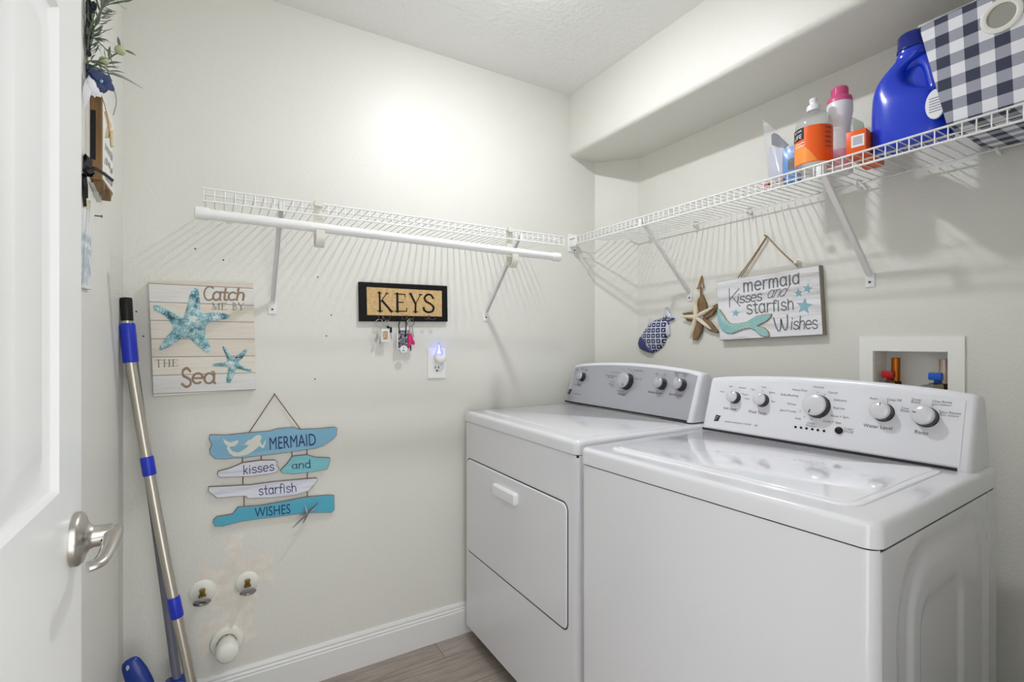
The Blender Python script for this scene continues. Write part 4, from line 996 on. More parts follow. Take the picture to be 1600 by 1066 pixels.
for e, o in (((820, 836), .040), ((635, 1020), .050), ((722, 850), .016), ((712, 988), .018), ((684, 930), .030), ((800, 880), .015)):
    p = WA(*mz(e)[0], o); d = (p - sc_); tube(b, [sc_ - d * .08, sc_ + d * .4, p], [.0042, .0034, .0012], 5)
obj('metal_starfish', b, mat('pewter', (150, 152, 156), .4, .7), p5, smooth=False, label='small grey metal starfish')

# key rack
kz = lambda *p: zoomed(540, 420, .1876, p)
kr = thing('key_rack', 'black framed burlap plaque reading KEYS with three metal hooks', 'key rack', tuple(WA(631, 503, 0)))
b = BM(); slab(b, kz((112, 108), (848, 143), (852, 440), (116, 438)), WA, .016, .0155, .002); obj('board', b, M_board_black, kr, smooth=20)
b = BM(); slab(b, kz((175, 152), (802, 185), (803, 399), (180, 386)), WA, .0172, .0015, .0004); obj('burlap_panel', b, M_burlap, kr, smooth=False)
for ch, q in (('K', ((266, 198), (368, 205), (400, 357), (266, 355))), ('E', ((412, 206), (502, 212), (512, 358), (412, 357))), ('Y', ((526, 208), (640, 214), (638, 362), (526, 360))), ('S', ((650, 212), (728, 216), (735, 364), (650, 362)))):
    b = BM(); strokes_quad(b, ch, kz(*q), WA, .0176, .15, RG); obj('lettering', b, M_black, kr, smooth=False)
M_hookm = mat('hook_pewter', (92, 80, 78), .35, .8)
for hx_ in (312, 508, 690):
    b = BM(); c = kz((hx_, 408))[0]; c0 = WA(*c, .0165); up = V((0, 0, 1)); rt = V((1, 0, 0)); out = V((0, -1, 0))
    obox(b, c0 + up * .001, rt, out, up, .0042, .0016, .0085, .001)
    for s in (-1, 1):
        tube(b, smooth_path([c0 + up * .001, c0 + rt * s * .006 + up * -.006 + out * .006, c0 + rt * s * .015 + up * -.009 + out * .014, c0 + rt * s * .0215 + up * -.003 + out * .017, c0 + rt * s * .023 + up * .004 + out * .017], 4), .0017, 8)
        lathe(b, [(0, -.0025), (.0022, -.0012), (.0025, 0), (.0022, .0012), (0, .0025)], c0 + rt * s * .023 + up * .005 + out * .017, up, 8)
    obj('hook', b, M_hookm, kr, smooth=50)
# the four sets of keys
bz = lambda *p: zoomed(575, 485, .0657, p)
KO = .031
def k3(x, y, off=KO): return WA(*bz((x, y))[0], off)
def kring(parent, x, y, r, m, off=KO, wire=.0011, sq=1.0, name='ring'):
    c = k3(x, y, off); rr = (k3(x + r, y, off) - c).length; q = BM()
    tube(q, [c + V((1, 0, 0)) * rr * math.cos(2 * PI * k / 24) * sq + V((0, 0, 1)) * rr * math.sin(2 * PI * k / 24) + V((0, .002 * math.sin(2 * PI * k / 24 * 2), 0)) for k in range(24)], wire, 6, closed=True); return obj(name, q, m, parent, smooth=60)
def kslab(parent, pts, m, off=KO, d=.0018, name='charm', bev=.0003, label=None):
    q = BM(); slab(q, bz(*pts), WA, off, d, bev); return obj(name, q, m, parent, smooth=False, label=label)
def kset(x, y, lab): return thing('key_set', lab, 'keys', tuple(k3(x, y)), group='key sets on the key rack')
M_ringw = mat('ring_pale', (206, 208, 204), .3, .6)
k1 = kset(270, 900, 'key set with a big silver ring and colourful picture charm')
kring(k1, 270, 310, 95, M_ringw); kring(k1, 215, 440, 70, M_ringw, KO - .004)
kslab(k1, [(318, 448), (512, 450), (490, 748), (318, 740)], M_white, KO, .003, 'charm'); ch_ = kslab(k1, [(345, 490), (478, 492), (470, 705), (345, 705)], M_photo, KO + .0006, .0006, 'picture')
for pts in ([(205, 560), (245, 540), (262, 580), (250, 640), (270, 665), (205, 670), (190, 640)], [(275, 640), (300, 650), (312, 790), (292, 830), (275, 780)], [(190, 660), (240, 690), (222, 745), (170, 740), (165, 700)]): kslab(k1, pts, M_chrome, KO - .006, .0018, 'key')
k2 = kset(530, 690, 'key set with a small ring and one black-headed key')
kring(k2, 455, 305, 68, M_ringw, KO - .008); kslab(k2, [(440, 360), (480, 350), (520, 400), (505, 440), (455, 415)], M_black, KO - .008, .005, 'fob')
kslab(k2, [(530, 400), (570, 400), (572, 520), (545, 545), (520, 510)], M_black, KO - .010, .004, 'key_head'); kslab(k2, [(533, 530), (550, 530), (568, 660), (556, 690)], M_chrome, KO - .010, .0018, 'key_blade')
k3_ = kset(830, 1010, 'key set with a black cord loop and round white charm')
q = BM(); tube(q, smooth_path([k3(770, 520, KO + .002), k3(735, 400, KO + .002), k3(745, 290, KO + .002), k3(800, 225, KO + .002), k3(860, 225, KO + .002), k3(905, 300, KO + .002), k3(905, 420, KO + .002), k3(885, 640, KO + .002)], 5), .0022, 8); obj('cord_loop', q, M_black, k3_, smooth=60)
kslab(k3_, [(690, 455), (960, 380), (975, 460), (900, 480), (890, 905), (690, 908)], M_white, KO - .004, .002, 'tag'); kslab(k3_, [(722, 475), (985, 480), (935, 880), (712, 895)], M_photo2, KO - .0032, .0006, 'picture')
q = BM(); tube(q, [k3(870, 640, KO + .003), k3(855, 760, KO + .003), k3(850, 850, KO + .003)], .0016, 6); obj('chain', q, M_chrome, k3_)
q = BM(); c = k3(848, 922, KO + .004); r_ = (k3(932, 922) - k3(848, 922)).length; cyl(q, c, c + V((0, -.002, 0)), r_, n=28); dsc = obj('round_charm', q, M_white, k3_, label='round white charm'); 
q = BM()
for pts in ([(840, 870), (858, 870), (852, 925), (842, 925)], [(810, 945), (842, 950), (836, 972), (812, 970)], [(855, 945), (880, 950), (875, 975), (850, 970)]): slab(q, bz(*pts), WA, KO + .0066, .0005)
obj('charm_print', q, M_ink, dsc, smooth=False)
k4 = kset(1015, 960, 'key set with a bright magenta tassel charm, on the middle hook')
kring(k4, 1015, 285, 82, mat('ring_dark', (120, 120, 116), .3, .8), KO - .006, .0014)
kring(k4, 975, 300, 60, M_ringw, KO - .004)
q = BM(); tube(q, [k3(990, 380, KO), k3(985, 540, KO)], .0013, 6); tube(q, [k3(1050, 390, KO - .004), k3(1070, 560, KO - .004), k3(1085, 640, KO - .004)], .0022, 6); obj('chain', q, M_chrome, k4)
q = BM(); pillow(q, [WA(x, y, KO - .004) for x, y in dens(bz((1000, 540), (1040, 560), (1060, 660), (1110, 770), (1085, 830), (1060, 800), (1040, 820), (1010, 790), (985, 900), (950, 900), (935, 860), (955, 780), (935, 690), (945, 600)), 2)], WA.n, .003, .006); obj('tassel', q, M_magenta, k4, smooth=50, label='magenta tassel charm')
kslab(k4, [(1003, 820), (1030, 820), (1034, 960), (1010, 965)], M_black, KO - .002, .002, 'strap')

# outlet and night light
oz = lambda *p: zoomed(540, 420, .1876, p)
M_plate = mat('plate_white', (238, 238, 236), .3)
ou = thing('wall_outlet', 'white wall outlet plate below the key rack', 'outlet', tuple(WA(682, 592, 0)))
b = BM(); slab(b, oz((684, 660), (834, 662), (834, 914), (683, 915)), WA, .006, .0058, .002); obj('plate', b, M_plate, ou, smooth=20)
def ring_px(cx, cy, rx, ry, n=24): return [(cx + rx * math.cos(2 * PI * k / n), cy - ry * math.sin(2 * PI * k / n)) for k in range(n)]
b = BM(); slab(b, oz(*ring_px(762, 822, 31, 38)), WA, .0078, .003, .0006); rc = obj('receptacle', b, M_plate, ou, smooth=20)
b = BM()
for pts in ([(744, 812), (750, 812), (750, 832), (744, 832)], [(772, 812), (778, 812), (778, 832), (772, 832)], [(755, 842), (768, 842), (768, 856), (755, 856)]): slab(b, oz(*pts), WA, .0082, .0006)
obj('slots', b, M_black, rc, smooth=False)
nl = thing('night_light', 'plug-in night light glowing blue in the wall outlet', 'night light', tuple(WA(684, 566, .01)))
c = WA(*oz((778, 752))[0], .008)
b = BM(); pillow(b, [WA(x, y, .0082) for x, y in oz((735, 715), (824, 712), (826, 750), (812, 780), (780, 795), (750, 780), (735, 750))], WA.n, .014, .010, pw=.6); obj('plug_body', b, M_plate, nl, smooth=50)
c = WA(*oz((778, 700))[0], .020)
b = BM(); lathe(b, [(0, 0), (.0150, 0), (.0165, .004), (.0155, .012), (.011, .022), (.006, .034), (.003, .046), (0, .054)], c + V((0, 0, -.008)), n=20, sx=.8, sy=1); obj('flame_shade', b, M_flame, nl, smooth=60, label='clear flame-shaped shade lit blue')
b = BM(); lathe(b, [(0, 0), (.008, 0), (.0085, .004), (.004, .011), (.0015, .034), (0, .040)], c + V((0, 0, -.004)), n=12); obj('light_source', b, M_glow, nl, smooth=60)

# pipe stubs low on the wall
def stop_valve(px, py, r, hx_, hy_, lab):
    c = WA(px, py, 0); t_ = thing('shutoff_valve', lab, 'valve', tuple(c), group='water shut-off valves low on the back wall')
    b = BM(); lathe(b, [(r, 0), (r * .98, .003), (r * .85, .007), (r * .4, .010), (r * .36, .010)], c, WA.n, 32); obj('escutcheon', b, M_pvc, t_, smooth=50)
    b = BM(); cyl(b, c + V((0, -.008, 0)), c + V((0, -.026, 0)), .0085, n=16); obj('pipe', b, mat('pipe_cream', (222, 204, 170), .4), t_)
    b = BM(); lathe(b, [(.011, 0), (.011, .010), (.0085, .011), (.0085, .016), (0, .016)], c + V((0, -.024, 0)), WA.n, 6); lathe(b, [(.0075, 0), (.0075, .016), (.009, .016), (.009, .021), (0, .021)], c + V((0, -.032, .0)), (0, 0, 1), 14); obj('body', b, M_brass, t_, smooth=30)
    b = BM(); lathe(b, [(.0065, 0), (.0065, .014), (.009, .016), (.009, .020), (0, .020)], c + V((0, -.040, -.002)), (0, -1, -.25), 14); obj('stem', b, M_chrome, t_, smooth=40)
    b = BM(); hc_ = c + V((0, -.060, -.006)); lathe(b, [(0, -.004), (.014, -.004), (.0175, -.002), (.0185, .001), (.0175, .004), (.009, .006), (.0085, .0045), (0, .0045)], hc_, (0, -1, -.35), 28, sx=1.0, sy=1.0)
    for v in b.verts: v.co.z = hc_.z + (v.co.z - hc_.z) * .85; v.co.x = hc_.x + (v.co.x - hc_.x) * 1.40
    obj('handle', b, M_chrome, t_, smooth=50)
stop_valve(316.5, 925, .0385, 314, 948, 'pipe stub with oval chrome handle, nearer the leaning poles')
stop_valve(386, 910, .0365, 390, 930, 'pipe stub with oval chrome handle, set higher and nearer the dryer')
c = WA(354.5, 1002, 0); pcp = thing('drain_stub', 'capped white plastic drain stub just above the baseboard', 'pipe', tuple(c))
b = BM(); lathe(b, [(.050, 0), (.050, .003), (.047, .010), (.036, .014), (.030, .014), (.028, .006)], c, WA.n, 40); obj('escutcheon', b, M_pvc, pcp, smooth=40)
b = BM(); cyl(b, c, c + V((0, -.055, 0)), .0265, n=32); obj('pipe', b, mat('pvc_cream', (232, 226, 210), .4), pcp, smooth=50)
b = BM(); lathe(b, [(.0325, 0), (.0335, .004), (.0335, .028), (.031, .036), (.022, .042), (0, .044)], c + V((0, -.045, 0)), WA.n, 36); obj('cap', b, M_pvc, pcp, smooth=60)
b = BM()
for pts in ([(350.5, 989), (353, 987.5), (354, 989.5), (352, 991.5)], [(352, 991), (355.5, 992), (354, 993.5), (351.5, 993)]): slab3(b, [hit(x, y, (0, YA - .03, c.z + .0268), (0, 0, 1)) for x, y in pts], V((0, 0, 1)), .0006)
obj('mark', b, mat('red_pencil', (200, 120, 100), .8), pcp, smooth=False)
# old nail holes, each a small dark stud standing for the hollow
for x, y in ((305, 389), (349, 406.5), (496.5, 433), (517.5, 492.5), (213, 487), (224, 525.5), (492, 592.5), (510, 525)):
    c = WA(x, y, 0); b = BM(); lathe(b, [(.0027, 0), (.0025, .0012), (.001, .0018), (0, .0018)], c, WA.n, 10); t_ = obj('nail', b, M_screw); tag(t_, 'tiny dark nail hole in the bare back wall', 'nail', 'nail holes in the back wall')

# ================================================================== ON THE WALL BEHIND THE MACHINES
sz = lambda *p: zoomed(1055, 360, .1735, p)
sg = thing('wood_sign', 'whitewashed wood block sign with aqua mermaid tail, on a jute rope', 'wall sign', tuple(WB(1205, 527, .01)))
SO = .026
b = BM(); slab(b, sz((370, 465), (1295, 312), (1331, 940), (402, 992)), WB, SO, SO - .0008, .0015, mi_edge=1, mi_face=0); obj('board', b, [M_white_wood, M_sign_edge], sg, smooth=False)
SL = SO + .0005
def sq(pts_text, q, w, **k): b = BM(); strokes_quad(b, pts_text, sz(*q), WB, SL, w, **k); obj('lettering', b, M_grey_ink, sg, smooth=False)
sq('mermaid', ((617, 468), (1110, 388), (1112, 478), (620, 556)), .17, track=.12, asc=.2, fit=(0, 1.12))
sq('K', ((482, 525), (575, 525), (585, 690), (490, 692)), .075)
sq('isses', ((560, 600), (778, 570), (782, 632), (562, 658)), .16, slant=.15, fit=(0, 1.0))
sq('and', ((838, 500), (1040, 480), (1010, 588), (835, 612)), .12, slant=.35, fit=(0, 1.6))
sq('starfish', ((645, 652), (1058, 620), (1062, 712), (648, 756)), .16, asc=.4, fit=(0, 1.24), track=.1)
sq('W', ((885, 785), (1010, 762), (1030, 895), (905, 912)), .13)
sq('ishes', ((1040, 765), (1270, 745), (1285, 885), (1045, 893)), .15, slant=.15, fit=(0, 1.8))
def star_px(cx, cy, r, rot, k=.42):
    return [(cx + (r if i % 2 == 0 else r * k) * math.sin(rot + PI * i / 5), cy - (r if i % 2 == 0 else r * k) * math.cos(rot + PI * i / 5)) for i in range(10)]
for cx, cy, r, rot in ((545, 745, 40, .1), (1110, 565, 44, -.1), (1190, 525, 48, .2), (1163, 683, 80, .1)): b = BM(); slab(b, sz(*star_px(cx, cy, r, rot)), WB, SL, .0005); obj('painted_star', b, M_starpale, sg, smooth=False)
tail = [(375, 705), (400, 712), (435, 760), (460, 805), (495, 838), (560, 838), (640, 825), (680, 800), (730, 770), (800, 755), (868, 752), (858, 785), (820, 820), (770, 845), (738, 862), (800, 875), (838, 912), (848, 955), (800, 962), (750, 938), (710, 897), (670, 882), (610, 892), (560, 912), (510, 932), (460, 927), (415, 897), (390, 850), (380, 780)]
b = BM(); slab(b, sz(*tail), WB, SO + .006, .0065, .0022, mi_edge=1, mi_face=0); tl = obj('mermaid_tail', b, [M_tailaqua, M_tailedge], sg, smooth=False, label='aqua wooden mermaid tail with scale pattern')
b = BM(); w_ = .0016
def sline(p, q): ribbon(b, [(0, 0), (1, 0)], .0, lambda u, v: WB(0, 0)) if False else tube(b, [WB(*sz(p)[0], SO + .0062), WB(*sz(q)[0], SO + .0062)], .0007, 4)
for k in range(9): x = 395 + k * 34; sline((x, 745 + min(95, k * 34) if k < 3 else 842), (x + 55, min(915, 850 + k * 14) if k < 4 else 900 - (k - 4) * 8))
for k in range(9): x = 440 + k * 30; sline((x, 800 if k < 1 else 842 - max(0, k - 5) * 6), (x - 45, 850 + min(60, k * 22) if k < 4 else 915 - (k - 4) * 9))
for p, q in (((700, 830), (840, 768)), ((710, 845), (800, 815)), ((715, 880), (815, 945)), ((725, 872), (822, 918)), ((690, 815), (770, 775)), ((402, 760), (430, 830)), ((420, 770), (450, 850))): sline(p, q)
obj('scale_lines', b, M_tailline, tl, smooth=False)
b = BM(); pk = WB(*sz((825, 55))[0], .010)
for e, dx in (((565, 425), 0), ((590, 420), 6), ((1105, 325), 0)): tube(b, smooth_path([WB(*sz((825 + dx, 52))[0], .012), (WB(*sz((825 + dx, 52))[0], .012) + WB(*sz(e)[0], .014)) / 2 + V((0, 0, -.004)), WB(*sz(e)[0], .014)], 4), .0021, 7)
obj('rope', b, M_rope, sg, smooth=60, label='jute hanging rope')
b = BM(); p = WB(*sz((825, 50))[0], 0); cyl(b, p, p + V((-.018, 0, 0)), .002, n=8); obj('nail', b, M_screw, sg)
p = WB(*sz((1112, 285))[0], 0); b = BM(); lathe(b, [(.011, 0), (.011, .004), (.008, .006), (.006, .016), (.008, .020), (.006, .023), (0, .023)], p, WB.n, 16); t_ = obj('wall_anchor', b, M_pvc, smooth=50); tag(t_, 'small white wall peg behind the rope of the wood block sign', 'peg')

# starfish on driftwood
sf = thing('driftwood_starfish', 'cream starfish mounted on a driftwood star with a twine loop', 'wall decoration', tuple(WB(1092, 531, .01)))
arms = ([(192, 700), (197, 620), (236, 578), (268, 650), (282, 730), (240, 770)], [(240, 740), (300, 700), (372, 660), (380, 690), (330, 765), (270, 800)], [(255, 790), (310, 825), (378, 912), (370, 927), (300, 905), (235, 840)], [(180, 800), (242, 820), (228, 920), (188, 990), (150, 985), (160, 890)], [(58, 745), (150, 733), (200, 760), (165, 825), (105, 818)])
for k, a in enumerate(arms):
    b = BM(); slab(b, sz(*a), WB, .016 + .0012 * k, .013, .004); obj('driftwood_piece', b, M_drift, sf, smooth=False)
c0 = (190, 782); tips = [(183, 600), (348, 690), (325, 893), (138, 975), (52, 775)]; out_ = []
for k, t in enumerate(tips):
    dx, dy = t[0] - c0[0], t[1] - c0[1]; L = math.hypot(dx, dy); nx, ny = -dy / L, dx / L
    nxt = tips[(k + 1) % 5]; v = ((dx + nxt[0] - c0[0]), (dy + nxt[1] - c0[1])); vl = math.hypot(*v) or 1
    for f_, wd in ((.35, -19), (.7, -13), (.97, -5), (1.0, 0), (.97, 5), (.7, 13), (.35, 19)): out_.append((c0[0] + dx * f_ + nx * wd, c0[1] + dy * f_ + ny * wd))
    out_.append((c0[0] + v[0] / vl * 28, c0[1] + v[1] / vl * 28))
b = BM(); pillow(b, [WB(x, y, .0205) for x, y in sz(*out_)], WB.n, .004, .009, 6, centre=WB(*sz(c0)[0], .0205), pw=1.0); obj('starfish', b, M_shell, sf, smooth=60, label='cream dried starfish')
b = BM()
for a, e in (((240, 410), (200, 528)), ((240, 410), (258, 520)), ((238, 415), (222, 520)), ((195, 525), (262, 515)), ((228, 520), (228, 600)), ((240, 520), (236, 590))): tube(b, [WB(*sz(a)[0], .006), WB(*sz(e)[0], .008)], .0026, 6)
obj('twine_loop', b, M_rope, sf, smooth=60)

# glazed fish
fz = lambda *p: zoomed(985, 470, .0844, p)
fi = thing('fish_plaque', 'blue and white glazed fish plaque with checked body, above the dryer console', 'wall decoration', tuple(WB(1022, 551, .01)))
def fish_grid():
    m = mat('fish_scales', (24, 42, 108), .15, coat=.5); t = NT(m)
    tc = t.n('ShaderNodeTexCoord'); sx = t.n('ShaderNodeSeparateXYZ'); t.l(tc.outputs['Object'], sx.inputs[0])
    u = t.math('FRACT', t.math('ADD', t.math('MULTIPLY', sx.outputs[1], 1 / .0285), 20.68)); w = t.math('FRACT', t.math('ADD', t.math('MULTIPLY', sx.outputs[2], 1 / .0254), 20.395))
    du = t.math('ABSOLUTE', t.math('SUBTRACT', u, .5)); dw = t.math('ABSOLUTE', t.math('SUBTRACT', w, .5))
    d = t.math('MAXIMUM', du, dw); line = t.math('GREATER_THAN', d, .40); dot = t.math('LESS_THAN', t.math('SQRT', t.math('ADD', t.math('MULTIPLY', du, du), t.math('MULTIPLY', dw, dw))), .16)
    t.color(t.mix(t.math('MAXIMUM', line, dot), lin((22, 38, 92)), lin((206, 208, 222)))); return m
body = [(170, 800), (185, 710), (235, 600), (300, 505), (370, 430), (450, 370), (540, 335), (630, 318), (690, 350), (715, 430), (728, 540), (715, 620), (680, 690), (645, 790), (590, 870), (510, 930), (430, 962), (360, 955), (270, 925), (200, 880)]
b = BM(); pillow(b, [WB(x, y, .001) for x, y in dens(fz(*body), 3)], WB.n, .004, .018, 8); obj('body', b, fish_grid(), fi, smooth=70)
hd = [(167, 800), (183, 715), (215, 672), (290, 720), (350, 800), (400, 890), (430, 960), (370, 963), (280, 932), (200, 885)]
b = BM(); pillow(b, [WB(x, y, .006) for x, y in dens(fz(*hd), 3)], WB.n, .011, .010, 6); h_ = obj('head', b, M_fishblue, fi, smooth=70, label='plain dark blue head')
b = BM(); c = WB(*fz((203, 780))[0], .0225); tube(b, [c + V((0, 1, 0)) * .005 * math.cos(a) + V((0, 0, 1)) * .006 * math.sin(a) for a in [PI * .05 * k for k in range(0, 21)]], .0012, 6); obj('eye', b, M_fishwhite, h_, smooth=60)
b = BM(); pillow(b, [WB(x, y, .003) for x, y in fz((605, 318), (640, 230), (660, 120), (678, 110), (700, 145), (745, 240), (818, 325), (750, 345), (690, 380), (650, 350))], WB.n, .005, .005, 4); tf = obj('tail_fin', b, M_fishwhite, fi, smooth=60)
b = BM()
for e in ((680, 130), (700, 175), (722, 215), (745, 255), (772, 292), (800, 322)): tube(b, [WB(*fz((648, 330))[0], .0135), WB(*fz(e)[0], .0095)], .0011, 5)
for p, q in (((612, 312), (690, 385)), ((690, 378), (812, 330))): tube(b, [WB(*fz(p)[0], .011), WB(*fz(q)[0], .009)], .0032, 6)
obj('fin_lines', b, M_fishblue, tf, smooth=60)
b = BM(); pillow(b, [WB(x, y, .002) for x, y in fz((330, 470), (340, 400), (362, 330), (420, 340), (480, 352), (440, 400), (380, 450))], WB.n, .004, .004, 4); obj('back_fin', b, M_fishwhite, fi, smooth=60)
b = BM(); pillow(b, [WB(x, y, .002) for x, y in fz((690, 420), (722, 450), (738, 560), (742, 632), (690, 675), (670, 640), (690, 540))], WB.n, .005, .006, 4); obj('belly_fin', b, M_fishwhite, fi, smooth=60)

# hose box set into the wall
wb = thing('washer_outlet_box', 'recessed cream hose box with hot and cold valves, above the washing machine console', 'outlet box', (XB, .663, .99))
FY0, FY1, FZ0, FZ1 = .533, .794, .99, 1.256; IY0, IY1, IZ0, IZ1 = .570, .756, 1.032, 1.212
M_cream = mat('cream_plastic', (247, 246, 240), .4)
b = BM()
for (y0, y1, z0, z1) in ((FY0, FY1, IZ1, FZ1), (FY0, FY1, FZ0, IZ0), (FY0, IY0, IZ0, IZ1), (IY1, FY1, IZ0, IZ1)): box(b, XB - .005, XB, y0, y1, z0, z1)
obj('frame', b, M_cream, wb, smooth=False)
b = BM(); x1_ = XB + .085
for (a, c) in (((XB, IY0, IZ0), (x1_, IY0 + .0015, IZ1)), ((XB, IY1 - .0015, IZ0), (x1_, IY1, IZ1)), ((XB, IY0, IZ1 - .0015), (x1_, IY1, IZ1)), ((XB, IY0, IZ0), (x1_, IY1, IZ0 + .0015)), ((x1_ - .002, IY0, IZ0), (x1_, IY1, IZ1))): box(b, a[0], c[0], a[1], c[1], a[2], c[2])
for z in (1.115, 1.170): box(b, XB + .03, x1_, IY1 - .0035, IY1, z, z + .004)
obj('recess', b, M_cream, wb, smooth=False)
def box_valve(y, pm, hm, nm, lab, ybend):
    X_ = XB + .045
    b = BM(); cyl(b, (X_, y, 1.05), (X_, y, 1.112), .0125, n=16); cyl(b, (X_, y, 1.095), (X_, y, 1.118), .015, n=6); vb = obj(nm, b, mat('valve_dark_brass', (86, 60, 42), .35, .8), wb, smooth=30, label=lab)
    b = BM(); cyl(b, (X_, y, 1.112), (X_, y, 1.188), .0115, n=20); lathe(b, [(.0115, 0), (.0122, .001), (.0118, .003), (.009, .004), (0, .004)], (X_, y, 1.187), n=20); obj('arrestor', b, pm, vb, smooth=40)
    b = BM(); yh = y + .012; box(b, X_ - .034, X_ - .016, yh - .016, yh + .016, 1.128, 1.150, .004); box(b, X_ - .018, X_ - .006, yh - .007, yh + .007, 1.116, 1.134, .002); obj('handle', b, hm, vb, smooth=30)
    b = BM(); cyl(b, (X_ - .012, y + .004, 1.108), (X_ - .034, y + .020, 1.108), .0125, n=14); obj('coupling', b, mat('coupling_nickel', (170, 160, 136), .3, .9), vb, smooth=40)
    b = BM(); tube(b, smooth_path([(X_ - .034, y + .020, 1.108), (X_ - .055, y + .034, 1.104), (X_ - .072, y + .045, 1.085), (X_ - .085, y + .05, 1.04), (X_ - .09, y + .05, .97), (X_ - .09, y + .05, .60)], 5), .0085, 10); obj('hose', b, mat('braided_steel', (170, 172, 176), .35, .7), vb, smooth=60)
box_valve(.714, M_copper, M_red, 'hot_valve', 'hot valve with red handle and copper top', 0)
box_valve(.594, mat('arrestor_printed', (196, 180, 164), .3, .6), M_bluev, 'cold_valve', 'cold valve with blue handle and pale printed top', 0)

# ================================================================== ON THE WALL BEHIND THE DOOR
wc2 = lambda *p: zoomed(100, 0, .3, p)
PY = Plane((0, 1.46, 0), (0, -1, 0)); PS = Plane((0, 1.41, 0), (0, -1, 0))
bs = thing('box_sign', 'small rustic wood box sign with pale lettered front, half hidden behind the door', 'wall sign', (XC + .012, 1.53, 1.60))
BX1 = PY(159, 200).x
bt_, bb_ = PY(150, 150).z, PY(150, 280).z
b = BM(); box(b, XC + .0008, BX1, 1.46, 1.60, bb_, bt_, .0015); obj('box', b, M_brownframe, bs, smooth=False)
b = BM(); box(b, BX1, BX1 + .0015, 1.466, 1.594, bb_ + .004, bt_ - .004, .0005); fr_ = obj('front_panel', b, mat('sign_white', (232, 230, 224), .6), bs, smooth=False, label='pale lettered front panel')
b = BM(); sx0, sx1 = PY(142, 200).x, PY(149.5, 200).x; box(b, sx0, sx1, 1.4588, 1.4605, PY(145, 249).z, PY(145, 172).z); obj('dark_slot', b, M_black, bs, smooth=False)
b = BM()
for k in range(3): squiggle(b, lambda u, v, k=k: V((BX1 + .0019, 1.535 + u, bb_ + .09 - .034 * k + v)), .10, .020, .0026, k)
obj('lettering', b, M_ink, fr_, smooth=False)
for y in (1.475, 1.56):
    b = BM(); slab3(b, [V((BX1, y, bb_)), V((BX1, y + .03, bb_)), V((BX1, y + .012, bb_ - .022))], V((1, 0, 0)), .018)
    obj('jagged_foot', b, M_drift, bs, smooth=False)
# dried driftwood chips on a string in front of the sign
cs = thing('chip_garland', 'string of pale wood chips hanging in front of the rustic box sign', 'garland', tuple(PS(168, 230)))
b = BM(); tube(b, smooth_path([PS(*p) for p in wc2((195, 500), (215, 560), (232, 650), (243, 760))], 5), .0009, 5); obj('string', b, M_rope, cs, smooth=60)
for pts in ([(206, 580), (222, 575), (245, 640), (232, 665), (222, 650)], [(222, 655), (248, 650), (232, 715), (212, 715)], [(237, 680), (255, 675), (257, 762), (240, 765)]):
    b = BM(); slab3(b, [PS(x, y) for x, y in wc2(*pts)], V((0, -1, 0)), .006, .0015); obj('wood_chip', b, M_chip, cs, smooth=False)
# flower swag
sw = thing('flower_swag', 'swag of blue flowers, lavender and greenery hanging on the wall behind the door', 'flower decoration', (XC + .01, 1.41, 1.78))
def P3(x, y, dy=0.0): p = hit(x, y, (0, 1.41 + dy, 0), (0, -1, 0)); p.x = max(p.x, XC + .004); return p
def leaf(bm, a, d, L, w, nn):
    d = d.normalized(); s = d.cross(nn).normalized(); rows = []
    for k in range(6):
        t = k / 5; ww = w * math.sin(PI * min(.97, .08 + t * .9)) ; c = a + d * L * t + nn * (.12 * L * math.sin(PI * t)); rows.append((bm.verts.new(c + s * ww), bm.verts.new(c + nn * ww * .25), bm.verts.new(c - s * ww)))
    for p, q in zip(rows, rows[1:]):
        for i in (0, 1): bm.faces.new((p[i], p[i + 1], q[i + 1], q[i]))
def sprig(path, nleaf, L, w, m, stem=.0012, name='sprig'):
    pts = [V(p) for p in smooth_path(path, 6)]; q = BM(); tube(q, pts, stem, 5)
    for k in range(nleaf):
        i = int((len(pts) - 2) * (k + 1) / nleaf); d = (pts[i + 1] - pts[i]).normalized(); a = random.uniform(0, 2 * PI); u, v, _ = basis(d); o = u * math.cos(a) + v * math.sin(a)
        leaf(q, pts[i], d * .75 + o * .75, L * random.uniform(.7, 1.2), w, (o - d * .5).normalized())
    if True:
        for v in q.verts: v.co.x = max(v.co.x, XC + .002)
    return obj(name, q, m, sw, smooth=60)
sprig([P3(128, 76), P3(142, 55, .01), P3(155, 28, -.01), P3(163, 10), P3(191, 2, .01)], 46, .034, .0022, M_leaf)
sprig([P3(126, 90), P3(140, 50, -.02), P3(155, 20, -.03), P3(172, -25)], 34, .034, .0022, M_leaf)
sprig([P3(120, 80, .03), P3(134, 60, .02), P3(150, 62), P3(176, 88, .01)], 26, .028, .002, M_leaf)
sprig([P3(124, 105), P3(140, 95, -.01), P3(155, 100, -.02), P3(172, 112)], 22, .026, .002, M_leaf)
b = BM()
leaf(b, P3(150, 112), P3(210, 134) - P3(150, 112), .085, .004, V((0, -.8, .6))); leaf(b, P3(130, 105), P3(206, 132) - P3(130, 105), .10, .004, V((0, -.7, .7)))
tube(b, smooth_path([P3(165, 120), P3(176, 135), P3(182, 158), P3(177, 180)], 5), .0011, 5); obj('long_leaves', b, mat('leaf_pale_grey', (150, 152, 146), .7), sw, smooth=60)
q = BM(); pth = smooth_path([P3(126, 110, .01), P3(150, 102), P3(165, 96), P3(178, 86), P3(192, 79)], 5); tube(q, pth, .0016, 6); stemo = obj('eucalyptus_stem', q, M_leaf, sw, smooth=60)
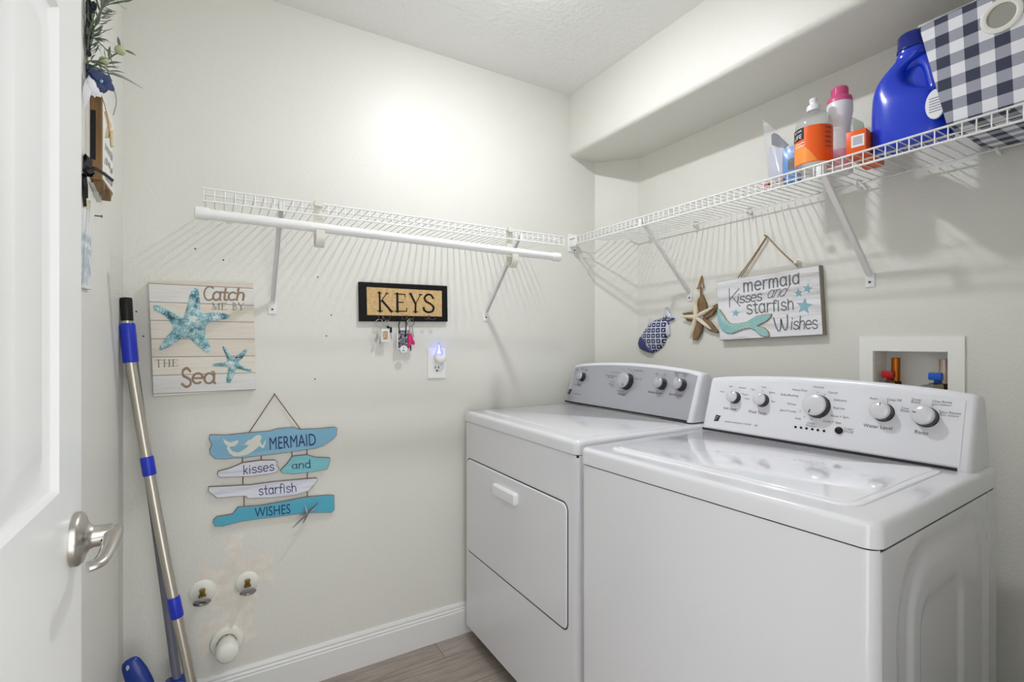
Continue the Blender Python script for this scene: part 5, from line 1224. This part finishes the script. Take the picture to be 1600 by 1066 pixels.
for (x, y, r) in ((162.5, 95.5, .0095), (187.5, 79, .0105)):
    q = BM(); c = P3(x, y, -.004); lathe(q, [(0, -r), (r * .8, -r * .6), (r, 0), (r * .85, r * .6), (r * .3, r), (0, r * .9)], c, (.5, -.5, .7), 12)
    obj('eucalyptus_bud', q, M_leaf2, stemo, smooth=60)
q = BM()
for a, e in (((170, 92), (172, 72)), ((188, 76), (184, 57)), ((193, 78), (213, 87)), ((166, 100), (190, 98))): leaf(q, P3(*a), P3(*e) - P3(*a), (P3(*e) - P3(*a)).length, .0028, V((0, -1, .1)))
obj('eucalyptus_leaves', q, M_leaf, stemo, smooth=60)
for path in ([(130, 75), (131, 40), (134, 8)], [(133, 72), (137, 40), (146, 6)], [(128, 60), (130, 20), (130, -10)], [(130, 90), (134, 62), (140, 40)]):
    q = BM(); pts = [V(p) for p in smooth_path([P3(x, y, -.004 * i) for i, (x, y) in enumerate(path)], 7)]; tube(q, pts, .0012, 5)
    for i in range(2, len(pts)):
        for k in range(5):
            a = 2 * PI * (k / 5 + .1 * i); c = pts[i] + V((math.cos(a), math.sin(a), 0)) * .0045; c.x = max(c.x, XC + .006)
            lathe(q, [(0, -.004), (.0026, -.002), (.003, .001), (0, .005)], c, V((math.cos(a), math.sin(a), .9)), 6)
    obj('lavender_spike', q, M_lav, sw, smooth=50)
def flower(x, y, r, m, mc, n=5, dy=-.02, face=(.45, -.85, .2), nm='flower'):
    c = P3(x, y, dy); f = V(face).normalized(); u, v, _ = basis(f); q = BM()
    for k in range(n):
        a = 2 * PI * k / n + .3; d = u * math.cos(a) + v * math.sin(a); s = d.cross(f); rows = []
        for i in range(7):
            t = i / 6; w = r * .48 * math.sin(PI * (.12 + .80 * t)) ** .8; rows.append([q.verts.new(c + d * r * t + f * (r * .22 * math.sin(PI * t * .9) + .0012 * k) + s * w * e + f * (-.1 * r * abs(e) ** 2 * t)) for e in (-1, -.5, 0, .5, 1)])
        for p_, q_ in zip(rows, rows[1:]):
            for i in range(4): q.faces.new((p_[i], p_[i + 1], q_[i + 1], q_[i]))
    fo = obj(nm, q, m, sw, smooth=70)
    q = BM(); lathe(q, [(0, -.002), (r * .13, 0), (r * .1, r * .2), (0, r * .24)], c + f * r * .12, f, 10); obj('flower_centre', q, mc, fo, smooth=60)
flower(157, 129, .025, M_flower_b, M_flower_c, 5, nm='blue_flower'); flower(133, 128, .024, M_flower_b, M_flower_c, 5, dy=.02, nm='blue_flower'); flower(146, 118, .024, M_flower_b, M_flower_c, 5, dy=.02, nm='blue_flower')
q = BM()
for a, e in (((139, 120), (134, 160)), ((140, 118), (148, 152)), ((138, 122), (128, 168)), ((141, 130), (155, 150))): leaf(q, P3(*a, -.03), P3(*e, -.03) - P3(*a, -.03), (P3(*e) - P3(*a)).length, .007, V((.3, -.9, .1)))
obj('white_flower', q, M_flower_w, sw, smooth=60)
# black ribbon bow
bw = thing('ribbon_bow', 'black ribbon bow with long tails tied in front of the rustic box sign', 'bow', tuple(P3(131, 270, -.02)))
def ribbon3(path, w, m, nm):
    pts = [V(p) for p in smooth_path(path, 5)]; q = BM(); rows = []
    for i, p in enumerate(pts):
        d = (pts[min(i + 1, len(pts) - 1)] - pts[max(i - 1, 0)]).normalized(); s = d.cross(V((.75, -.6, .25))).normalized(); n_ = d.cross(s) * .0004
        rows.append([q.verts.new(p + s * w + n_), q.verts.new(p - s * w + n_), q.verts.new(p - s * w - n_), q.verts.new(p + s * w - n_)])
    for a, c in zip(rows, rows[1:]):
        for k in range(4): q.faces.new((a[k], a[(k + 1) % 4], c[(k + 1) % 4], c[k]))
    q.faces.new(rows[0][::-1]); q.faces.new(rows[-1]); obj(nm, q, m, bw, smooth=50)
ribbon3([P3(130, 272, -.03), P3(138, 262, -.05), P3(140, 248, -.03), P3(131, 245, -.01), P3(127, 268, -.02)], .006, M_ribbon, 'loop')
ribbon3([P3(128, 272, -.03), P3(136, 268, -.05), P3(146, 266, -.03), P3(142, 272, -.01), P3(128, 271, -.02)], .006, M_ribbon, 'loop')
ribbon3([P3(128, 268, -.03), P3(145, 263, -.03), P3(160, 270, -.02), P3(177, 283, -.01)], .0045, M_ribbon, 'tail'); ribbon3([P3(131, 272, -.03), P3(134, 292, -.03), P3(134.5, 310, -.02)], .005, M_ribbon, 'tail'); ribbon3([P3(128, 272, -.03), P3(127, 300, -.03), P3(126, 322, -.02)], .004, M_ribbon, 'tail')
ribbon3([P3(142, 285, -.005), P3(148, 300, -.005), P3(155, 316, -.003)], .006, mat('ribbon_sage', (150, 150, 138), .7), 'sage_tail')
ribbon3([P3(136, 312, -.01), P3(128, 330, -.01), P3(122, 345, -.01)], .008, mat('raffia', (206, 196, 172), .8), 'raffia_tail')
# pale plaque with light blue script below
pq = thing('pale_plaque', 'narrow pale plank plaque with light blue script, below the ribbon bow', 'wall sign', tuple(WC(130, 450, .005)))
b = BM(); slab(b, [(112, 318), (146.5, 331), (143.5, 453), (112, 446)], WC, .008, .0075, .0008); pb_ = obj('board', b, M_paperpl, pq, smooth=False)
b = BM()
for x0, x1 in ((136, 127), (124, 117)): tube(b, [WC(x0, 326, .0081), WC(x1, 448, .0081)], .0006, 4)
obj('groove_lines', b, M_graph, pb_, smooth=False)
b = BM()
for k, (px_, py_, L_) in enumerate(((134, 372, .11), (133, 390, .13), (132, 406, .10), (131, 420, .13), (130, 435, .09))):
    q_ = WC(px_, py_, .0084); squiggle(b, lambda u, v: q_ + V((0, u, v)), L_, .022, .0035, 10 + k)
obj('lettering', b, M_lightblue_ink, pb_, smooth=False)
c = WC(147.5, 337, 0); b = BM(); cyl(b, c, c + V((.014, 0, 0)), .0014, n=8); cyl(b, c + V((.013, 0, 0)), c + V((.0145, 0, 0)), .0035, n=10); t_ = obj('nail', b, M_screw); tag(t_, 'small nail sticking out of the wall beside the pale plaque', 'nail')

# ================================================================== LEANING IN THE CORNER
PP = [(197, 468, 1.862), (199.5, 515, 1.853), (204.5, 567, 1.845), (217, 645, 1.83), (231.5, 728, 1.813), (252, 840, 1.79), (274, 950, 1.768), (299, 1066, 1.745)]
PP = [hit(x, y, (0, Y, 0), (0, -1, 0)) for x, y, Y in PP]; e_ = PP[-1] - PP[-2]; PP.append(PP[-1] + e_ * (PP[-1].z / -e_.z))
PP = [V(p) for p in smooth_path(PP[::-1], 8)]       # floor end first
def rowof(p): d = p - EYE; return HORIZON - F_PX * d.z / d.dot(Fd)
tp = thing('telescoping_pole', 'steel telescoping pole with blue grips and black tip, leaning in the corner', 'pole', tuple(PP[0]))
b = BM(); tube(b, PP, .0142, 20); obj('shaft', b, M_steel, tp, smooth=60)
for y0, y1, rr, mm, nm in ((462, 502, .0155, M_black, 'black_tip'), (506, 567, .0195, M_blue, 'blue_grip'), (714, 743, .0172, M_blue, 'blue_collar'), (933, 965, .0172, M_blue, 'blue_collar'), (1140, 1300, .017, M_black, 'foot')):
    def at(y):
        if y >= rowof(PP[0]): return PP[0].copy()
        for p, q in zip(PP, PP[1:]):
            if rowof(p) >= y >= rowof(q): return p.lerp(q, (rowof(p) - y) / max(rowof(p) - rowof(q), 1e-6))
        return PP[-1] + (PP[-1] - PP[-2]).normalized() * .004
    p, q = at(y1), at(y0); b = BM(); L = (q - p).length; lathe(b, [(0, 0), (rr * .92, 0), (rr, .004), (rr, L - .006), (rr * .93, L), (0, L)], p, q - p, 24); obj(nm, b, mm, tp, smooth=50)
GB = (-.1045, 1.80, .215); GT = tuple(hit(200, 505, (0, 1.903, 0), (0, -1, 0)))
br_ = thing('broom', 'broom with a grey pole and blue head, leaning behind the steel pole', 'broom', (GB[0], GB[1], 0))
b = BM(); cyl(b, V(GB) - (V(GT) - V(GB)) * .02, GT, .0118, n=18); obj('pole', b, M_greypole, br_, smooth=60)
b = BM(); box(b, GB[0] - .032, GB[0] + .032, GB[1] - .022, GB[1] + .022, .128, .226, .012, 4); obj('head', b, M_bluepan, br_, smooth=50)
b = BM()
for i in range(13):
    for j in range(5):
        x = GB[0] - .030 + .005 * i; y = GB[1] - .016 + .008 * j; cyl(b, (x, y, .13), (x + (x - GB[0]) * .1, y, .002), .0014, n=5)
o = obj('bristles', b, M_bristle, br_); o['kind'] = 'stuff'
# dustpan standing on its pan, handle up
DPX, DPY = -.205, 1.80
dp = thing('dustpan', 'glossy blue dustpan standing on end in the corner, handle up', 'dustpan', (DPX, DPY, 0))
hp = smooth_path([hit(204, 1036, (0, 1.80, 0), (0, -1, 0)), hit(212, 1052, (0, 1.795, 0), (0, -1, 0)), hit(224, 1078, (0, 1.79, 0), (0, -1, 0)), V((-.184, 1.785, .16))], 6)
hp = [V(p) for p in hp]; n_ = len(hp)
b = BM(); tube(b, [hp[0] + (hp[0] - hp[1]).normalized() * .012] + [hp[0] + (hp[0] - hp[1]).normalized() * .008] + hp, [.0045, .0085] + [.0105 + .003 * min(1, i / 6) for i in range(n_)], 20, sx=2.1); hdl = obj('handle', b, M_bluepan, dp, smooth=70)
b = BM(); pp = hit(199.5, 1044, (0, 1.788, 0), (0, -1, 0)); pillow(b, [pp + V((.004 * math.cos(a), 0, .0075 * math.sin(a))) for a in [2 * PI * k / 14 for k in range(14)]], V((0, -1, 0)), .001, .001, 2); obj('hang_hole', b, mat('hole_pale', (190, 192, 190), .7), hdl, smooth=60)
b = BM(); sect = []
for k in range(9):
    t = k / 8; z = .165 - .16 * t; w = .018 + .025 * min(1, t * 2.2); sect.append([b.verts.new((-.186 + e * w, 1.785 + d, z)) for e, d in ((-1, -.012), (-1, -.002), (-.85, .012), (.85, .012), (1, -.002), (1, -.012), (.93, -.012), (.8, .008), (-.8, .008), (-.93, -.012))])
for p, q in zip(sect, sect[1:]):
    for i in range(len(p)): j = (i + 1) % len(p); b.faces.new((p[i], p[j], q[j], q[i]))
b.faces.new(sect[0][::-1]); b.faces.new(sect[-1]); obj('pan', b, M_bluepan, dp, smooth=40)
